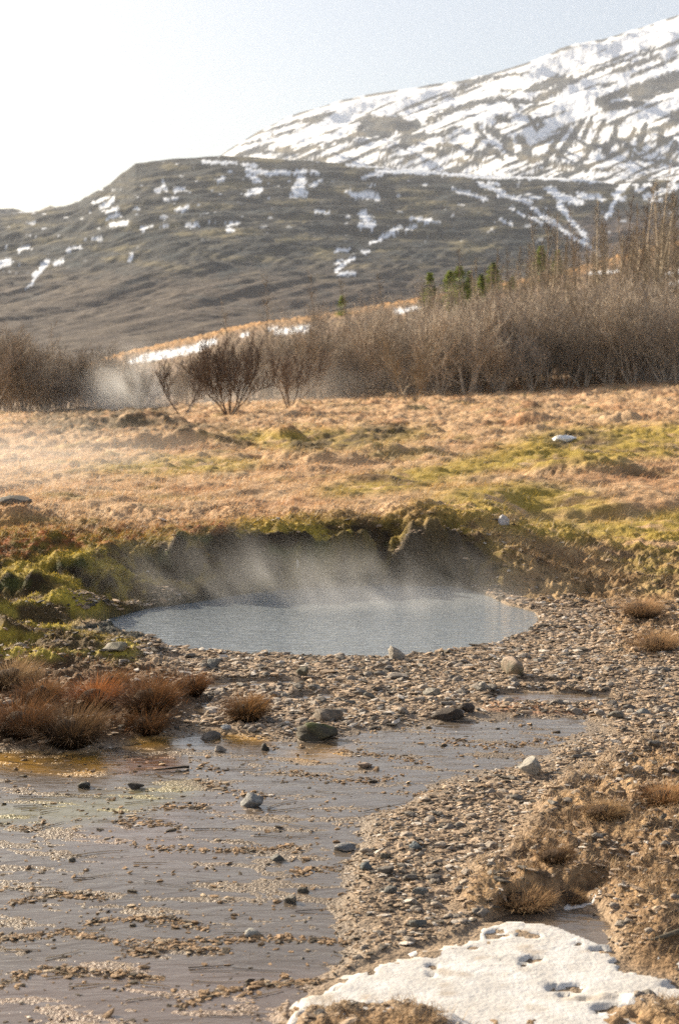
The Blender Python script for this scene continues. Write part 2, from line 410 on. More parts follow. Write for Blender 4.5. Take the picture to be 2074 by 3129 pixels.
def cover(x, y, z):
    """ground colour (albedo) and wetness"""
    yy = y + 1.6 * z * (y < 12.5)
    n1 = fbm(x * 3, yy * 3, 4, 60); n2 = fbm(x * 11, yy * 11, 3, 61); n3 = fbm(x * .7, y * .9, 3, 62)
    pxr, pyr = proj(x, y, z)
    px = pxr + 40 * n1 ; py = pyr + 14 * n2
    near = y < 12.5
    # near flats: mud and gravel
    c = np.empty(x.shape + (3,)); c[:] = (.30, .225, .155)
    c = mixc(c, (.20, .15, .105), sstep(-.1, .4, n2))
    wet = sstep(.1, .9, wetm(pxr, pyr, x, y)) * near
    mud = np.empty_like(c); mud[:] = (.215, .17, .125)
    mud = mixc(mud, (.33, .235, .19), samp(PINKW, px, py) * .4)
    mud = mixc(mud, (.34, .31, .15), samp(GREENW, px, py) * .7)
    mud = mixc(mud, (.55, .29, .04), samp(ALGAE, px, py) * (.7 + .6 * n2).clip(0, 1))
    mud = mixc(mud, (.16, .12, .08), sstep(.0, .5, n1) * .7)
    c = mixc(c, 1, np.zeros(x.shape)); c = c * (1 - wet[..., None]) + mud * wet[..., None]
    c = mixc(c, (.09, .07, .045), sstep(-.40, -.08, y - foot2(x, y)) * near * (1 - sstep(1.3, 1.8, x)) * sstep(-1.9, -1.5, x))  # bank foot painted dark, shade put over the sunlit sand strip
    c = mixc(c, (.34, .15, .07), samp(ORANGE, px, py) * .6)
    hr = samp(HEATHR, px, py) * near
    hc = mixc(mixc(np.zeros_like(c) + (.24, .155, .085), (.36, .24, .13), sstep(-.1, .4, n1)), (.11, .07, .04), sstep(.1, .5, n2))
    c = c * (1 - hr[..., None]) + hc * hr[..., None]
    tl = samp(TUSSL, px, py) * near
    c = mixc(c, (.12, .07, .035), tl)
    # banks: peat face, moss tops
    bank = sstep(-.05, .12, y - foot2(x, y)) * near
    up = sstep(-.25, .15, n1)
    bc = mixc(np.zeros_like(c) + (.085, .055, .025), (.20, .14, .03), up)
    bc = mixc(bc, (.36, .27, .04), sstep(-.1, .3, n3 + .5 * n2) * .85)
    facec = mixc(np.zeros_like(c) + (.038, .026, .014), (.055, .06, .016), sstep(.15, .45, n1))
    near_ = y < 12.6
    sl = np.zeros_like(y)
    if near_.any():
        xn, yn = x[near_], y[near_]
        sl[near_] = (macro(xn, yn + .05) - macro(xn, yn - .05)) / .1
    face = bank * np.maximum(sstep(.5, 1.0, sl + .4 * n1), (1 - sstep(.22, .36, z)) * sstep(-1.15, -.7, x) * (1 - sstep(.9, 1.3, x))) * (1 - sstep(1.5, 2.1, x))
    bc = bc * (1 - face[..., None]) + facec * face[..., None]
    bc = mixc(bc, (.38, .25, .09), sstep(.40, .5, z) * (.5 + n2).clip(0, 1))
    bc = mixc(bc, (.26, .10, .035), samp(RIM, pxr, pyr) * sstep(-.2, .3, n2))
    rr = sstep(.95, 1.45, x)
    hb = mixc(mixc(np.zeros_like(c) + (.26, .165, .08), (.38, .26, .13), sstep(-.2, .3, n1)), (.10, .065, .03), sstep(.05, .4, n2))
    hb = mixc(hb, (.27, .22, .055), samp(MGREEN, pxr, pyr) * sstep(-.15, .25, n1) * .7)
    bc = bc * (1 - rr[..., None]) + hb * rr[..., None]
    ms = samp(MOSSL, px, py) * near * (1 - bank)
    mc = mixc(np.zeros_like(c) + (.09, .06, .025), (.40, .31, .05), sstep(-.2, .3, n1))
    c = c * (1 - ms[..., None]) + mc * ms[..., None]
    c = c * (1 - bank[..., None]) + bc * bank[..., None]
    # meadow
    md = sstep(10.3, 11.6, y) * sstep(.3, 1.1, y - foot2(x, y))
    mcol = mixc(np.zeros_like(c) + (.47, .31, .175), (.40, .22, .11), sstep(-.1, .5, n3))
    mcol = mixc(mcol, (.50, .35, .21), sstep(.05, .5, fbm(x * 1.2, y * 2.2, 3, 66)))
    mcol = mixc(mcol, (.34, .245, .05), samp(MGREEN, pxr + 30 * n3, pyr + 8 * n1) * sstep(-.6, -.05, n1 + .5 * n3))
    mcol = mixc(mcol, (.26, .195, .06), sstep(.15, .45, fbm(x * .8 + 7, y * 1.5, 3, 67)) * .6)
    mcol = mixc(mcol, (.10, .07, .035), samp(MDARK_SHADE, pxr, pyr) * sstep(-.4, .1, n1) * .95)  # dark brown patches, with shaded hummock sides painted into the colour
    mcol = mixc(mcol, (.13, .08, .045), sstep(.18, .5, fbm(x * .9 + 3, y * 1.2, 3, 68)) * .8)
    hill = sstep(50, 58, y)
    hc = mixc(np.zeros_like(c) + (.19, .13, .085), (.40, .22, .085), sstep(120, 146, y) * sstep(-.5, .1, fbm(x * .1, y * .05, 3, 69)))
    hc = mixc(hc, (.19, .14, .07), sstep(0, .4, n3) * .6)
    hc = mixc(hc, (.8, .82, .85), capsules(pxr + 8 * n1, pyr + 5 * n2, HSNOW) * hill)
    mcol = mcol * (1 - hill[..., None]) + hc * hill[..., None]
    mcol = mixc(mcol, (.07, .06, .045), sstep(170, 260, y))
    c = c * (1 - md[..., None]) + mcol * md[..., None]
    pool = samp(POOL, pxr, pyr) * near
    c = mixc(c, (.06, .06, .05), sstep(.5, .9, pool) * near)
    rv = np.where(near, wet, 0)
    return c.clip(0.01, .9), rv

def build_ground():
    az = [(-180, -40, 5.0), (-40, -22, .35), (-22, -15.5, .12), (-15.5, 15.5, .042), (15.5, 22, .12), (22, 40, .35), (40, 180.1, 5.0)]
    A = np.concatenate([np.arange(a, b, s) for a, b, s in az]); A = np.append(A[A < 180], 180.0)
    rs = [0.02, .6, 1.2, 1.8, 2.3, 2.7]
    r = 2.9
    while r < 5200:
        rs.append(r)
        if r < 12: r += .011 + .0009 * r
        elif r < 60: r += .024 * (r / 12) ** 1.7
        elif r < 200: r += 1.2
        else: r *= 1.12
    rs = np.array(rs)
    AA, RR = np.meshgrid(np.radians(A), rs)
    x = RR * np.sin(AA); y = RR * np.cos(AA)
    # the height model is meant for the land ahead; behind the viewer the flat carries on
    ya = np.where(np.abs(AA) < R(60), y, np.where(RR > 15, 30 + 0 * RR, RR))
    back = sstep(R(45), R(62), np.abs(AA))
    z = height(x, np.maximum(y, .3))
    zb = .05 + .03 * fbm(x * .8, y * .8, 3, 3)
    z = lerp(z, np.where(RR > 2.5, zb, z), back)
    z = np.where(RR > 400, -3 , z)
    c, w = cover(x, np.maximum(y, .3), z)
    c = c * (1 - back[..., None]) + np.array((.35, .24, .13)) * back[..., None]
    V = np.stack([x, y, z], -1).reshape(-1, 3)
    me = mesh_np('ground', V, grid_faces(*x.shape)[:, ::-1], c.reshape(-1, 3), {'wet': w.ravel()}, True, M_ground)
    return link('ground', me, kind='structure')
build_ground()

# ------------------------------------------------------------------ water sheets
def water_sheet(name, mask, x0, x1, y0, y1, st, mat, z0=0.0, thr=.04):
    xs = np.arange(x0, x1, st); ys = np.arange(y0, y1, st)
    X, Y = np.meshgrid(xs, ys)
    Z = np.full_like(X, z0)
    px, py = proj(X, Y, Z)
    m = np.maximum.reduce([samp(k, px, py) for k in mask])
    F = grid_faces(*X.shape)
    keep = (m.ravel()[F] > thr).any(1) if thr > 0 else ((height(X, Y) - z0).ravel()[F] < .004).any(1) & (samp(POOL, px, py).ravel()[F] < .02).all(1)
    F = F[keep]
    used, inv = np.unique(F, return_inverse=True)
    V = np.stack([X, Y, Z], -1).reshape(-1, 3)[used]
    c, _ = cover(V[:, 0], V[:, 1], V[:, 2])
    me = mesh_np(name, V, inv.reshape(F.shape), c * np.array((.50, .51, .53)), None, True, mat)
    return link(name, me, kind='structure')
water_sheet('pool_water', [POOL], -3, 3, 7.2, 11, .03, M_pool, 0.0)
water_sheet('shallow_water', [WET, CHAN], -4, 4, 2.3, 8.4, .025, M_film, -0.001, .0)

# ice / old snow in the near corner
def build_ice():
    xs = np.arange(-.6, 2.6, .012); ys = np.arange(2.6, 4.6, .012)
    X, Y = np.meshgrid(xs, ys)
    px, py = proj(X, Y, np.full_like(X, .03))
    n = fbm(X * 7, Y * 9, 4, 80, .6)
    m = samp(ICE, px + 80 * n + 30 * fbm(X * 24, Y * 30, 3, 86), py + 40 * fbm(X * 14, Y * 17, 4, 82, .65))
    hole = 0 * sstep(.34, .5, fbm(X * 4 + 3, Y * 7, 4, 81, .6))
    m = m * (1 - hole)
    g = macro(X, Y)
    m = m * (1 - sstep(.024, .05, g))
    m = m - .55 * sstep(.0, .45, fbm(X * 22, Y * 30, 4, 87, .65)) * (1 - sstep(.75, 1.0, m)) - .8 * sstep(.30, .42, fbm(X * 6 + 2, Y * 11, 4, 88, .6))
    g = np.minimum(g, .05)
    Z = g + lerp(-.012, .008, sstep(.15, .8, m)) + .004 * fbm(X * 3, Y * 6, 3, 83) + .0012 * fbm(X * 9, Y * 30, 3, 84)
    F = grid_faces(*X.shape)
    keep = (m.ravel()[F] > .2).any(1); F = F[keep]
    used, inv = np.unique(F, return_inverse=True)
    c = np.zeros(X.shape + (3,)) + (.50, .48, .45)
    c = mixc(c, (.60, .585, .565), sstep(-.2, .3, n)); c = mixc(c, (.34, .27, .19), sstep(.12, .5, fbm(X * 9, Y * 14, 4, 85)) * .6)
    me = mesh_np('ice_patch', np.stack([X, Y, Z], -1).reshape(-1, 3)[used], inv.reshape(F.shape), c.reshape(-1, 3)[used], None, True, M_snow)
    link('ice_patch', me, label='dirty white sheet of old snow and ice in the near right corner', category='snow patch')
build_ice()

# ------------------------------------------------------------------ mountains
FELL = np.array([(-3000, 800), (-900, 720), (-300, 670), (0, 655), (110, 645), (190, 632), (240, 618), (285, 590), (335, 562), (372, 528), (385, 520), (415, 494), (470, 487), (540, 480), (680, 472), (800, 480), (950, 492), (1150, 505), (1350, 522), (1550, 535), (1750, 540), (1880, 560), (2074, 535), (2400, 500), (3200, 480), (5000, 500)])
PEAK = np.array([(-3000, 900), (300, 640), (600, 520), (680, 470), (740, 432), (790, 404), (870, 362), (960, 330), (1037, 308), (1160, 284), (1300, 262), (1430, 248), (1500, 226), (1600, 196), (1700, 158), (1760, 138), (1840, 122), (1930, 92), (2000, 72), (2074, 45), (2400, -60), (3000, -150), (5000, 100)])
SNOWF = [(215, 468, 250, 455, 3), (236, 480, 262, 462, 6), (246, 490, 270, 483, 4), (250, 505, 275, 497, 5), (256, 520, 295, 514, 5), (362, 440, 380, 434, 7), (405, 440, 420, 436, 6), (383, 461, 407, 460, 4), (412, 486, 428, 480, 6), (299, 600, 305, 590, 5), (80, 638, 112, 603, 6), (62, 665, 78, 650, 3), (128, 610, 142, 603, 5), (-10, 615, 20, 604, 8), (45, 577, 65, 572, 4), (155, 575, 188, 570, 3), (215, 552, 235, 549, 3), (325, 528, 352, 523, 3), (378, 522, 388, 521, 3), (432, 522, 458, 520, 3), (480, 518, 495, 517, 2), (525, 517, 548, 516, 4), (528, 531, 536, 532, 4),
         (566, 380, 590, 383, 5), (570, 392, 602, 396, 6), (575, 405, 590, 410, 5), (588, 418, 602, 418, 4), (572, 448, 602, 436, 6), (610, 400, 640, 398, 5), (648, 398, 665, 398, 5), (683, 399, 705, 396, 5), (692, 408, 703, 418, 7), (688, 424, 697, 430, 8), (680, 438, 700, 441, 7), (672, 452, 704, 450, 5), (700, 436, 708, 446, 4), (716, 431, 742, 418, 4), (470, 374, 545, 376, 4), (505, 418, 515, 413, 5), (730, 488, 762, 491, 3), (720, 397, 735, 400, 4),
         (838, 492, 848, 505, 10), (832, 520, 862, 520, 7), (812, 449, 862, 452, 6), (870, 458, 875, 460, 5), (840, 407, 885, 402, 4), (845, 428, 862, 428, 3), (800, 445, 810, 440, 4), (878, 550, 895, 541, 4), (895, 542, 925, 525, 5), (950, 502, 970, 507, 4), (980, 512, 995, 509, 5), (940, 528, 960, 522, 3), (778, 580, 802, 576, 4), (840, 582, 850, 580, 4), (788, 614, 815, 596, 5), (775, 608, 790, 600, 3), (784, 632, 818, 632, 5), (776, 625, 784, 618, 4), (855, 562, 872, 556, 3),
         (1045, 437, 1120, 460, 4), (1108, 425, 1162, 447, 5), (1125, 422, 1152, 426, 4), (1150, 450, 1220, 465, 4), (1180, 480, 1210, 498, 3), (1188, 455, 1250, 458, 3), (1270, 437, 1300, 460, 9), (1300, 455, 1340, 468, 9), (1335, 452, 1375, 455, 6), (1378, 452, 1390, 460, 5), (1290, 470, 1305, 490, 8), (1230, 480, 1290, 520, 4), (1250, 500, 1350, 565, 4), (1310, 500, 1345, 540, 5), (1345, 535, 1360, 570, 5), (1220, 500, 1250, 515, 3), (1340, 560, 1390, 590, 3), (1150, 505, 1180, 518, 3),
         (1445, 425, 1420, 450, 9), (1420, 462, 1412, 480, 5), (1412, 485, 1400, 502, 5), (1425, 458, 1440, 455, 4), (1470, 440, 1500, 425, 4), (1490, 455, 1568, 430, 6), (1545, 425, 1568, 405, 6), (1500, 465, 1530, 460, 3),
         (870, 395, 1000, 400, 4), (1000, 398, 1100, 408, 4), (1080, 405, 1300, 412, 5), (1290, 413, 1450, 422, 4), (1450, 410, 1568, 412, 4), (800, 380, 900, 388, 3), (905, 393, 1010, 392, 5)]
DARKP = [(845, 290, 920, 282, 16), (835, 305, 900, 300, 12), (990, 278, 1040, 258, 6), (1030, 258, 1100, 237, 6), (1095, 238, 1160, 228, 6), (1150, 230, 1230, 236, 5), (1235, 232, 1290, 210, 7), (1270, 215, 1320, 180, 6), (1300, 200, 1400, 152, 4), (1380, 162, 1568, 95, 4), (1060, 205, 1130, 178, 6), (1110, 182, 1215, 168, 4), (1000, 235, 1070, 205, 3), (1160, 210, 1290, 205, 3), (1230, 205, 1300, 180, 8), (1420, 165, 1520, 130, 6), (1460, 175, 1568, 130, 4),
         (1385, 235, 1460, 205, 9), (1460, 210, 1568, 175, 13), (1470, 225, 1568, 190, 12), (1400, 250, 1480, 235, 9), (1505, 300, 1568, 275, 5), (1545, 290, 1580, 262, 9),
         (930, 300, 960, 285, 11), (935, 330, 975, 315, 12), (880, 350, 960, 325, 5), (780, 330, 850, 300, 5), (700, 350, 800, 318, 3), (975, 315, 1040, 308, 5), (1010, 335, 1060, 338, 5), (985, 345, 1030, 350, 6), (1100, 290, 1118, 318, 5), (1090, 345, 1110, 320, 6), (1130, 300, 1175, 325, 8), (1150, 310, 1180, 350, 8), (1080, 355, 1140, 350, 6), (1130, 340, 1160, 365, 7), (1200, 320, 1220, 350, 9), (1200, 360, 1240, 365, 8), (1060, 372, 1100, 380, 5), (1240, 300, 1220, 270, 5), (1185, 232, 1195, 250, 6), (1170, 275, 1150, 272, 8), (1240, 275, 1252, 290, 6),
         (1310, 290, 1265, 355, 6), (1345, 280, 1290, 362, 7), (1365, 275, 1345, 320, 5), (1395, 280, 1370, 330, 6), (1375, 330, 1340, 375, 6), (1430, 275, 1415, 320, 6), (1415, 320, 1395, 350, 9), (1465, 300, 1445, 340, 6), (1490, 290, 1475, 345, 7), (1530, 290, 1520, 330, 6), (1545, 320, 1500, 350, 6), (1560, 330, 1540, 370, 6), (1250, 380, 1350, 385, 4), (1450, 365, 1568, 380, 4), (1290, 395, 1420, 392, 3),
         (640, 345, 670, 350, 6), (600, 350, 640, 352, 4), (560, 335, 600, 322, 3), (620, 318, 680, 300, 3)]
M_mtn = None
def mountain_mat(name, vs):
    m, nt, out = mat_new(name)
    p = nd(nt, 'ShaderNodeBsdfPrincipled'); p.inputs['Roughness'].default_value = .9; p.inputs['Specular IOR Level'].default_value = .1
    a = nd(nt, 'ShaderNodeAttribute', attribute_name='Col')
    nt.links.new(a.outputs['Color'], p.inputs['Base Color'])
    g = nd(nt, 'ShaderNodeNewGeometry')
    n = nd(nt, 'ShaderNodeTexNoise'); n.inputs['Scale'].default_value = vs; n.inputs['Detail'].default_value = 5
    nt.links.new(g.outputs['Position'], n.inputs['Vector'])
    b = nd(nt, 'ShaderNodeBump'); b.inputs['Distance'].default_value = 6; b.inputs['Strength'].default_value = .6
    nt.links.new(n.outputs[0], b.inputs['Height']); nt.links.new(b.outputs[0], p.inputs['Normal'])
    nt.links.new(p.outputs[0], out.inputs[0])
    return m
def build_mountain(name, crest, Y0, Y1, base_py, power, fn_noise, fn_col, rows=330, back=30):
    cols = np.concatenate([np.arange(-2600, -500, 30), np.arange(-500, 2600, 3.0), np.arange(2600, 4600, 30)])
    s = np.concatenate([np.linspace(0, 1, rows), 1 + np.linspace(.02, .6, back)])
    C, S = np.meshgrid(cols, s)
    cc_ = np.arange(-3600, 5600, 20.0); cv = np.interp(cc_, crest[:, 0], crest[:, 1])
    kk = np.hanning(41); kk /= kk.sum(); cs_ = np.convolve(np.pad(cv, 20, mode='edge'), kk, mode='valid')
    cp = lerp(np.interp(C, cc_, cs_), np.interp(C, crest[:, 0], crest[:, 1]), np.clip(S, 0, 1) ** 9)
    Sc = np.clip(S, 0, 1)
    yd = lerp(Y0, Y1, S)
    elev = lerp(base_py, cp, Sc ** power)
    dx, dy, dz = ray(C, elev)
    t = yd / dy
    x = dx * t; z = EYE + dz * t
    z = z - np.clip(S - 1, 0, 1) * (Y1 - Y0) * .22
    z = z + fn_noise(x, yd, C, S)
    px, py = proj(x, yd, z)
    c = fn_col(x, yd, z, px, py, S)
    me = mesh_np(name, np.stack([x, yd, z], -1).reshape(-1, 3), grid_faces(*x.shape), c.reshape(-1, 3), None, True, mountain_mat(name + '_cover', .05))
    return link(name, me, kind='structure')
def fell_noise(x, y, C, S):
    a = np.clip(S * 3, 0, 1) * (1 - .75 * sstep(.9, 1.0, S))
    n = fbm(x / 260 + y / 900, y / 120 - x / 1500, 5, 101, .55)          # terraces along the slope
    gl = fbm((x - .4 * y) / 75, y / 700, 5, 103, .6)                      # gullies down the slope
    low = 1 - sstep(.45, .7, S)
    gx = np.abs(((x + .35 * (y - 1500)) - 520)) / 60
    fine = fbm(x / 80 + y / 130, y / 40, 5, 104, .62)
    ter = np.abs(fbm(x / 300 + y / 1400, y / 75 - x / 900, 4, 105, .6))
    return a * ((17 * n - 19 * ter + 5 * fine) * (1 - .7 * low) + (3 + 9 * low) * gl)
def fell_col(x, y, z, px, py, S):
    n = fbm(px / 150, py / 28 + px / 600, 5, 110, .6); n2 = fbm(px / 30, py / 12, 3, 111)
    c = np.zeros(x.shape + (3,)) + (.034, .037, .037)
    c = mixc(c, (.15, .13, .078), sstep(-.02, .35, n) * (.35 + .65 * sstep(.25, .6, S)))
    c = mixc(c, (.10, .078, .062), sstep(840, 700, py) * 0 + sstep(760, 900, py) * .8)
    c = mixc(c, (.028, .04, .045), sstep(.05, .4, -n) * .7 * sstep(1000, 820, py))
    c = mixc(c, (.10, .075, .07), sstep(1650, 1850, px) * sstep(620, 700, py) * .8)
    c = c * (1 + .3 * n2[..., None])
    jx = 12 * fbm(px / 26, py / 16, 4, 112, .6); jy = 9 * fbm(px / 24, py / 14, 4, 113, .6)
    sn = ragged(px, py, SNOWF, .92, 301)
    sn = np.maximum(sn, sstep(.42, .5, fbm(px / 40, py / 14, 3, 114)) * sstep(.5, .8, S) * .8)
    return mixc(c.clip(.01, 1), (.80, .83, .87), sn)
def peak_noise(x, y, C, S):
    a = np.clip(S * 3, 0, 1) * (1 - .8 * sstep(.92, 1.0, S))
    w = x + .5 * (y - 3000)
    gul = fbm(w / 150, y / 1400, 4, 121, .55)
    big = fbm(x / 700, y / 420, 4, 122, .5)
    return a * (60 * gul * (1 - .5 * sstep(.4, .7, S)) + 85 * big + 8 * fbm(x / 60, y / 110, 4, 123, .6))
def peak_col(x, y, z, px, py, S):
    jx = 10 * fbm(px / 26, py / 18, 3, 131); jy = 8 * fbm(px / 20, py / 14, 3, 132)
    dk = ragged(px, py, DARKP, 1.15, 311, 1.5)
    rotx = px * .92 - py * .35; roty = px * .35 + py * .92
    st = fbm(rotx / 210, roty / 17, 5, 133, .58)
    thr = np.interp(py, [100, 300, 420, 520, 600], [.21, .19, .10, -.02, -.15])
    dk = np.maximum(dk, sstep(-.02, .06, st - thr))
    gul = fbm((rotx - .9 * roty) / 22, (px + py) / 190, 4, 136, .55)
    dk = np.maximum(dk, sstep(.18, .28, gul) * sstep(370, 430, py) * sstep(1350, 1550, px) * (1 - sstep(520, 545, py)))
    cp = np.interp(px, PEAK[:, 0], PEAK[:, 1])
    edge = sstep(10, 2, py - cp) * sstep(-.25, .05, fbm(px / 60, py / 60, 2, 134))
    dk = np.maximum(dk, edge)
    rock = mixc(np.zeros(x.shape + (3,)) + (.034, .041, .048), (.13, .115, .085), sstep(-.2, .35, fbm(px / 90, py / 25, 4, 135)) * np.interp(py, [150, 480], [.3, 1.0]))
    sn = 1 - dk
    return mixc(rock, (.84, .86, .89), sn)
build_mountain('fell', FELL, 420, 2000, 1150, .9, fell_noise, fell_col)
build_mountain('snow_mountain', PEAK, 2100, 4200, 700, .85, peak_noise, peak_col, rows=300)

# ------------------------------------------------------------------ air
def build_haze(density):
    X, Y0, Y1, Z0, Z1 = 5000, -5300, 5300, -5, 1900
    V = [(a, b, c) for a in (-X, X) for b in (Y0, Y1) for c in (Z0, Z1)]
    F = [(0, 1, 3, 2), (4, 6, 7, 5), (0, 4, 5, 1), (2, 3, 7, 6), (0, 2, 6, 4), (1, 5, 7, 3)]
    me = mesh_np('haze', V, F, None, None, False)
    m, nt, out = mat_new('haze')
    v = nd(nt, 'ShaderNodeVolumePrincipled'); v.inputs['Density'].default_value = density; v.inputs['Color'].default_value = (.86, .91, 1, 1); v.inputs['Anisotropy'].default_value = .0
    nt.links.new(v.outputs[0], out.inputs['Volume'])
    me.materials.append(m)
    link('haze', me, kind='stuff')
HAZE = 0.00007
if HAZE: build_haze(HAZE)

# ------------------------------------------------------------------ stones
def ico(sub):
    import bmesh
    bm = bmesh.new(); bmesh.ops.create_icosphere(bm, subdivisions=sub, radius=1)
    V = np.array([v.co[:] for v in bm.verts]); F = np.array([[v.index for v in f.verts] for f in bm.faces]); bm.free()
    return V, F
IV1, IF1 = ico(1)
IV3, IF3 = ico(3)
def n3(V, s, seed):
    return fbm(V[:, 0] * s + V[:, 2] * s * .7 + 3, V[:, 1] * s - V[:, 2] * s * .9, 3, seed)
def rock_mesh(name, seed, w, d, h, col, col2=None, topcol=None):
    V = IV3.copy()
    r = np.random.default_rng(seed)
    # facet cuts give a broken-stone outline
    for _ in range(14):
        nrm = r.normal(size=3) * (1, 1, .8); nrm /= np.linalg.norm(nrm); k = r.uniform(.45, .85)
        dd = V @ nrm; V = V - np.maximum(dd - k, 0)[:, None] * nrm
    V *= (1 + .28 * n3(V, 1.6, seed) + .16 * n3(V, 5, seed + 5))[:, None]
    V /= np.abs(V).max(0)
    c = np.zeros(V.shape) + col
    if col2 is not None: c = mixc(c, col2, sstep(-.15, .2, n3(V, 2.2, seed + 9)))
    if topcol is not None: c = mixc(c, topcol, sstep(.45, .8, V[:, 2] + .5 * n3(V, 3, seed + 2)))
    V = V * np.array([w / 2, d / 2, h * .62]); V[:, 2] += h * .36
    return mesh_np(name, V, IF3, c, None, True, M_stone)

def near_hit(px, py):
    Y = np.arange(3.0, 60, .02)
    dx, dy, dz = ray(px, py)
    t = Y / dy
    zz = EYE + dz * t; g = height(dx * t, Y)
    k = np.argmax(zz <= g)
    return float(dx * t[k]), float(Y[k]), float(g[k])

STONES = [ # px, py(base), w px, h px, colours, label
    (1208, 2016, 62, 46, (.26, .23, .19), None, None, 'rounded grey stone on the near rim of the steaming pool'),
    (1570, 2065, 84, 62, (.13, .12, .08), (.2, .15, .1), (.36, .27, .2), 'upright lumpy stone with a brown top right of the pool'),
    (925, 2068, 46, 36, (.10, .09, .06), None, None, 'small dark stone in the gravel below the middle of the pool'),
    (1215, 2078, 80, 24, (.12, .10, .08), (.3, .26, .22), None, 'flat dark stone in gravel below the rounded rim stone'),
    (1365, 2200, 110, 42, (.045, .032, .022), None, None, 'wide flat blackish brown rock at the edge of the gravel'),
    (1430, 2182, 66, 36, (.05, .035, .025), None, None, 'dark brown stone touching the wide flat blackish rock'),
    (968, 2266, 128, 60, (.045, .035, .022), (.07, .06, .03), (.075, .085, .018), 'dark boulder capped with green moss beside shallow water'),
    (1000, 2205, 100, 44, (.10, .08, .06), (.2, .16, .12), None, 'rough brown rock just behind the mossy boulder'),
    (810, 2298, 30, 34, (.05, .045, .035), None, None, 'small upright dark stone standing in yellowish water'),
    (770, 2468, 78, 46, (.11, .11, .11), (.2, .2, .19), None, 'lone bluish grey rock in the middle of the shallow water'),
    (1622, 2368, 92, 62, (.32, .29, .24), (.2, .19, .17), None, 'largest pale grey beige rock in the right shallows'),
    (254, 2414, 46, 22, (.05, .045, .035), None, None, 'small dark pointed stone at left in the shallow water'),
    (412, 2412, 62, 20, (.05, .04, .03), None, None, 'flat dark stone lying in the left shallows near a stick'),
    (845, 2634, 52, 20, (.09, .09, .08), None, None, 'flat grey stone in shallow water near the gravel spit'),
    (1055, 2606, 76, 24, (.12, .13, .14), (.22, .2, .18), None, 'flat slate grey stone at the tip of the gravel spit'),
    (1122, 2664, 50, 28, (.08, .09, .09), None, None, 'dark grey stone at the water edge of the gravel spit'),
    (1178, 2670, 58, 30, (.09, .08, .07), None, None, 'dark stone inland of the grey stone on the gravel spit'),
    (1178, 2628, 36, 18, (.08, .07, .05), None, None, 'small black brown stone on the gravel spit'),
    (1268, 2600, 44, 26, (.09, .11, .12), None, None, 'bluish pointed stone on the upper part of the gravel spit'),
    (926, 2732, 40, 18, (.08, .07, .05), None, None, 'small dark stone in shallow water, upper of two close together'),
    (886, 2764, 46, 24, (.10, .09, .07), (.25, .22, .18), None, 'small pale topped stone in shallow water, lower of two close together'),
    (776, 2872, 66, 30, (.2, .2, .18), (.3, .28, .25), None, 'crumbly pale grey stone in the lower line of debris'),
    (1278, 2838, 62, 26, (.09, .09, .08), None, None, 'dark flat stone on the gravel just above the ice sheet'),
    (1190, 2735, 50, 26, (.10, .10, .09), None, None, 'grey stone halfway down the near gravel field'),
    (1280, 2738, 56, 22, (.12, .12, .11), None, None, 'grey flat stone right of centre in the near gravel field'),
    (1330, 2695, 56, 22, (.10, .09, .08), None, None, 'dark stone in the near gravel left of the straw clump'),
    (222, 2638, 26, 14, (.10, .09, .07), None, None, 'tiny dark pebble alone in the left shallows'),
    (1886, 2196, 60, 22, (.11, .10, .08), None, None, 'flat dark stone in the right hand gravel by the channel'),
    (1968, 2190, 56, 24, (.16, .16, .15), None, None, 'grey stone at the right end of the gravel by the channel'),
    (1920, 2168, 50, 18, (.10, .09, .08), None, None, 'dark stone just behind the two flat stones on the right'),
    (652, 2042, 46, 34, (.14, .14, .13), None, None, 'rounded grey stone among gravel left of the small tussock row'),
    (640, 2262, 70, 28, (.09, .075, .06), (.2, .17, .14), None, 'craggy dark rock under the round brown tussock'),
    (690, 2230, 34, 20, (.30, .31, .32), None, None, 'small pale bluish stone at the foot of the round tussock'),
    (350, 1990, 100, 30, (.14, .12, .09), (.2, .18, .12), None, 'long flat grey stone below the mossy left bank'),
    (40, 1540, 110, 34, (.10, .09, .075), None, None, 'dark grey rock in the misty meadow at the left edge'),
    (370, 1912, 24, 18, (.45, .38, .30), None, None, 'small pale stone at the left corner of the pool'),
    (910, 1755, 14, 24, (.4, .36, .3), None, None, 'tiny pale stone on the dark bank behind the pool'),
    (1536, 1600, 40, 30, (.45, .43, .42), None, None, 'pale grey stone in the grass above the peat mound'),
    (1130, 2135, 40, 22, (.12, .11, .09), None, None, 'dark angular stone in the middle of the gravel bar'),
    (1480, 2110, 46, 24, (.25, .22, .18), None, None, 'beige stone left of the upper narrow channel'),
    (1320, 2128, 60, 26, (.13, .12, .10), (.3, .27, .22), None, 'grey brown stone between the gravel bar and the dark flat rock'),
    (1110, 2350, 60, 16, (.3, .22, .16), None, None, 'low reddish beige stone in the upper shallows'),
    (670, 2300, 50, 20, (.14, .12, .10), (.3, .25, .2), None, 'low craggy stone in shallows left of the upright dark stone'),
]
STONES.append((905, 2500, 0, 0, None, None, None, None)) if False else None
seed = 500
for px, py, wp, hp, c1, c2, tc, lab in STONES:
    x, y, z = near_hit(px, py)
    sc = y / FPX
    w = wp * sc; h = hp * sc * 1.05
    seed += 1
    me = rock_mesh('boulder' if wp >= 100 else 'stone', seed, w, w * random.uniform(.65, .85), h, c1, c2, tc)
    link('boulder' if wp >= 100 else 'stone', me, None, (x, y + w * .2, z - h * .12), random.uniform(-.4, .4), label=lab, category='stone')
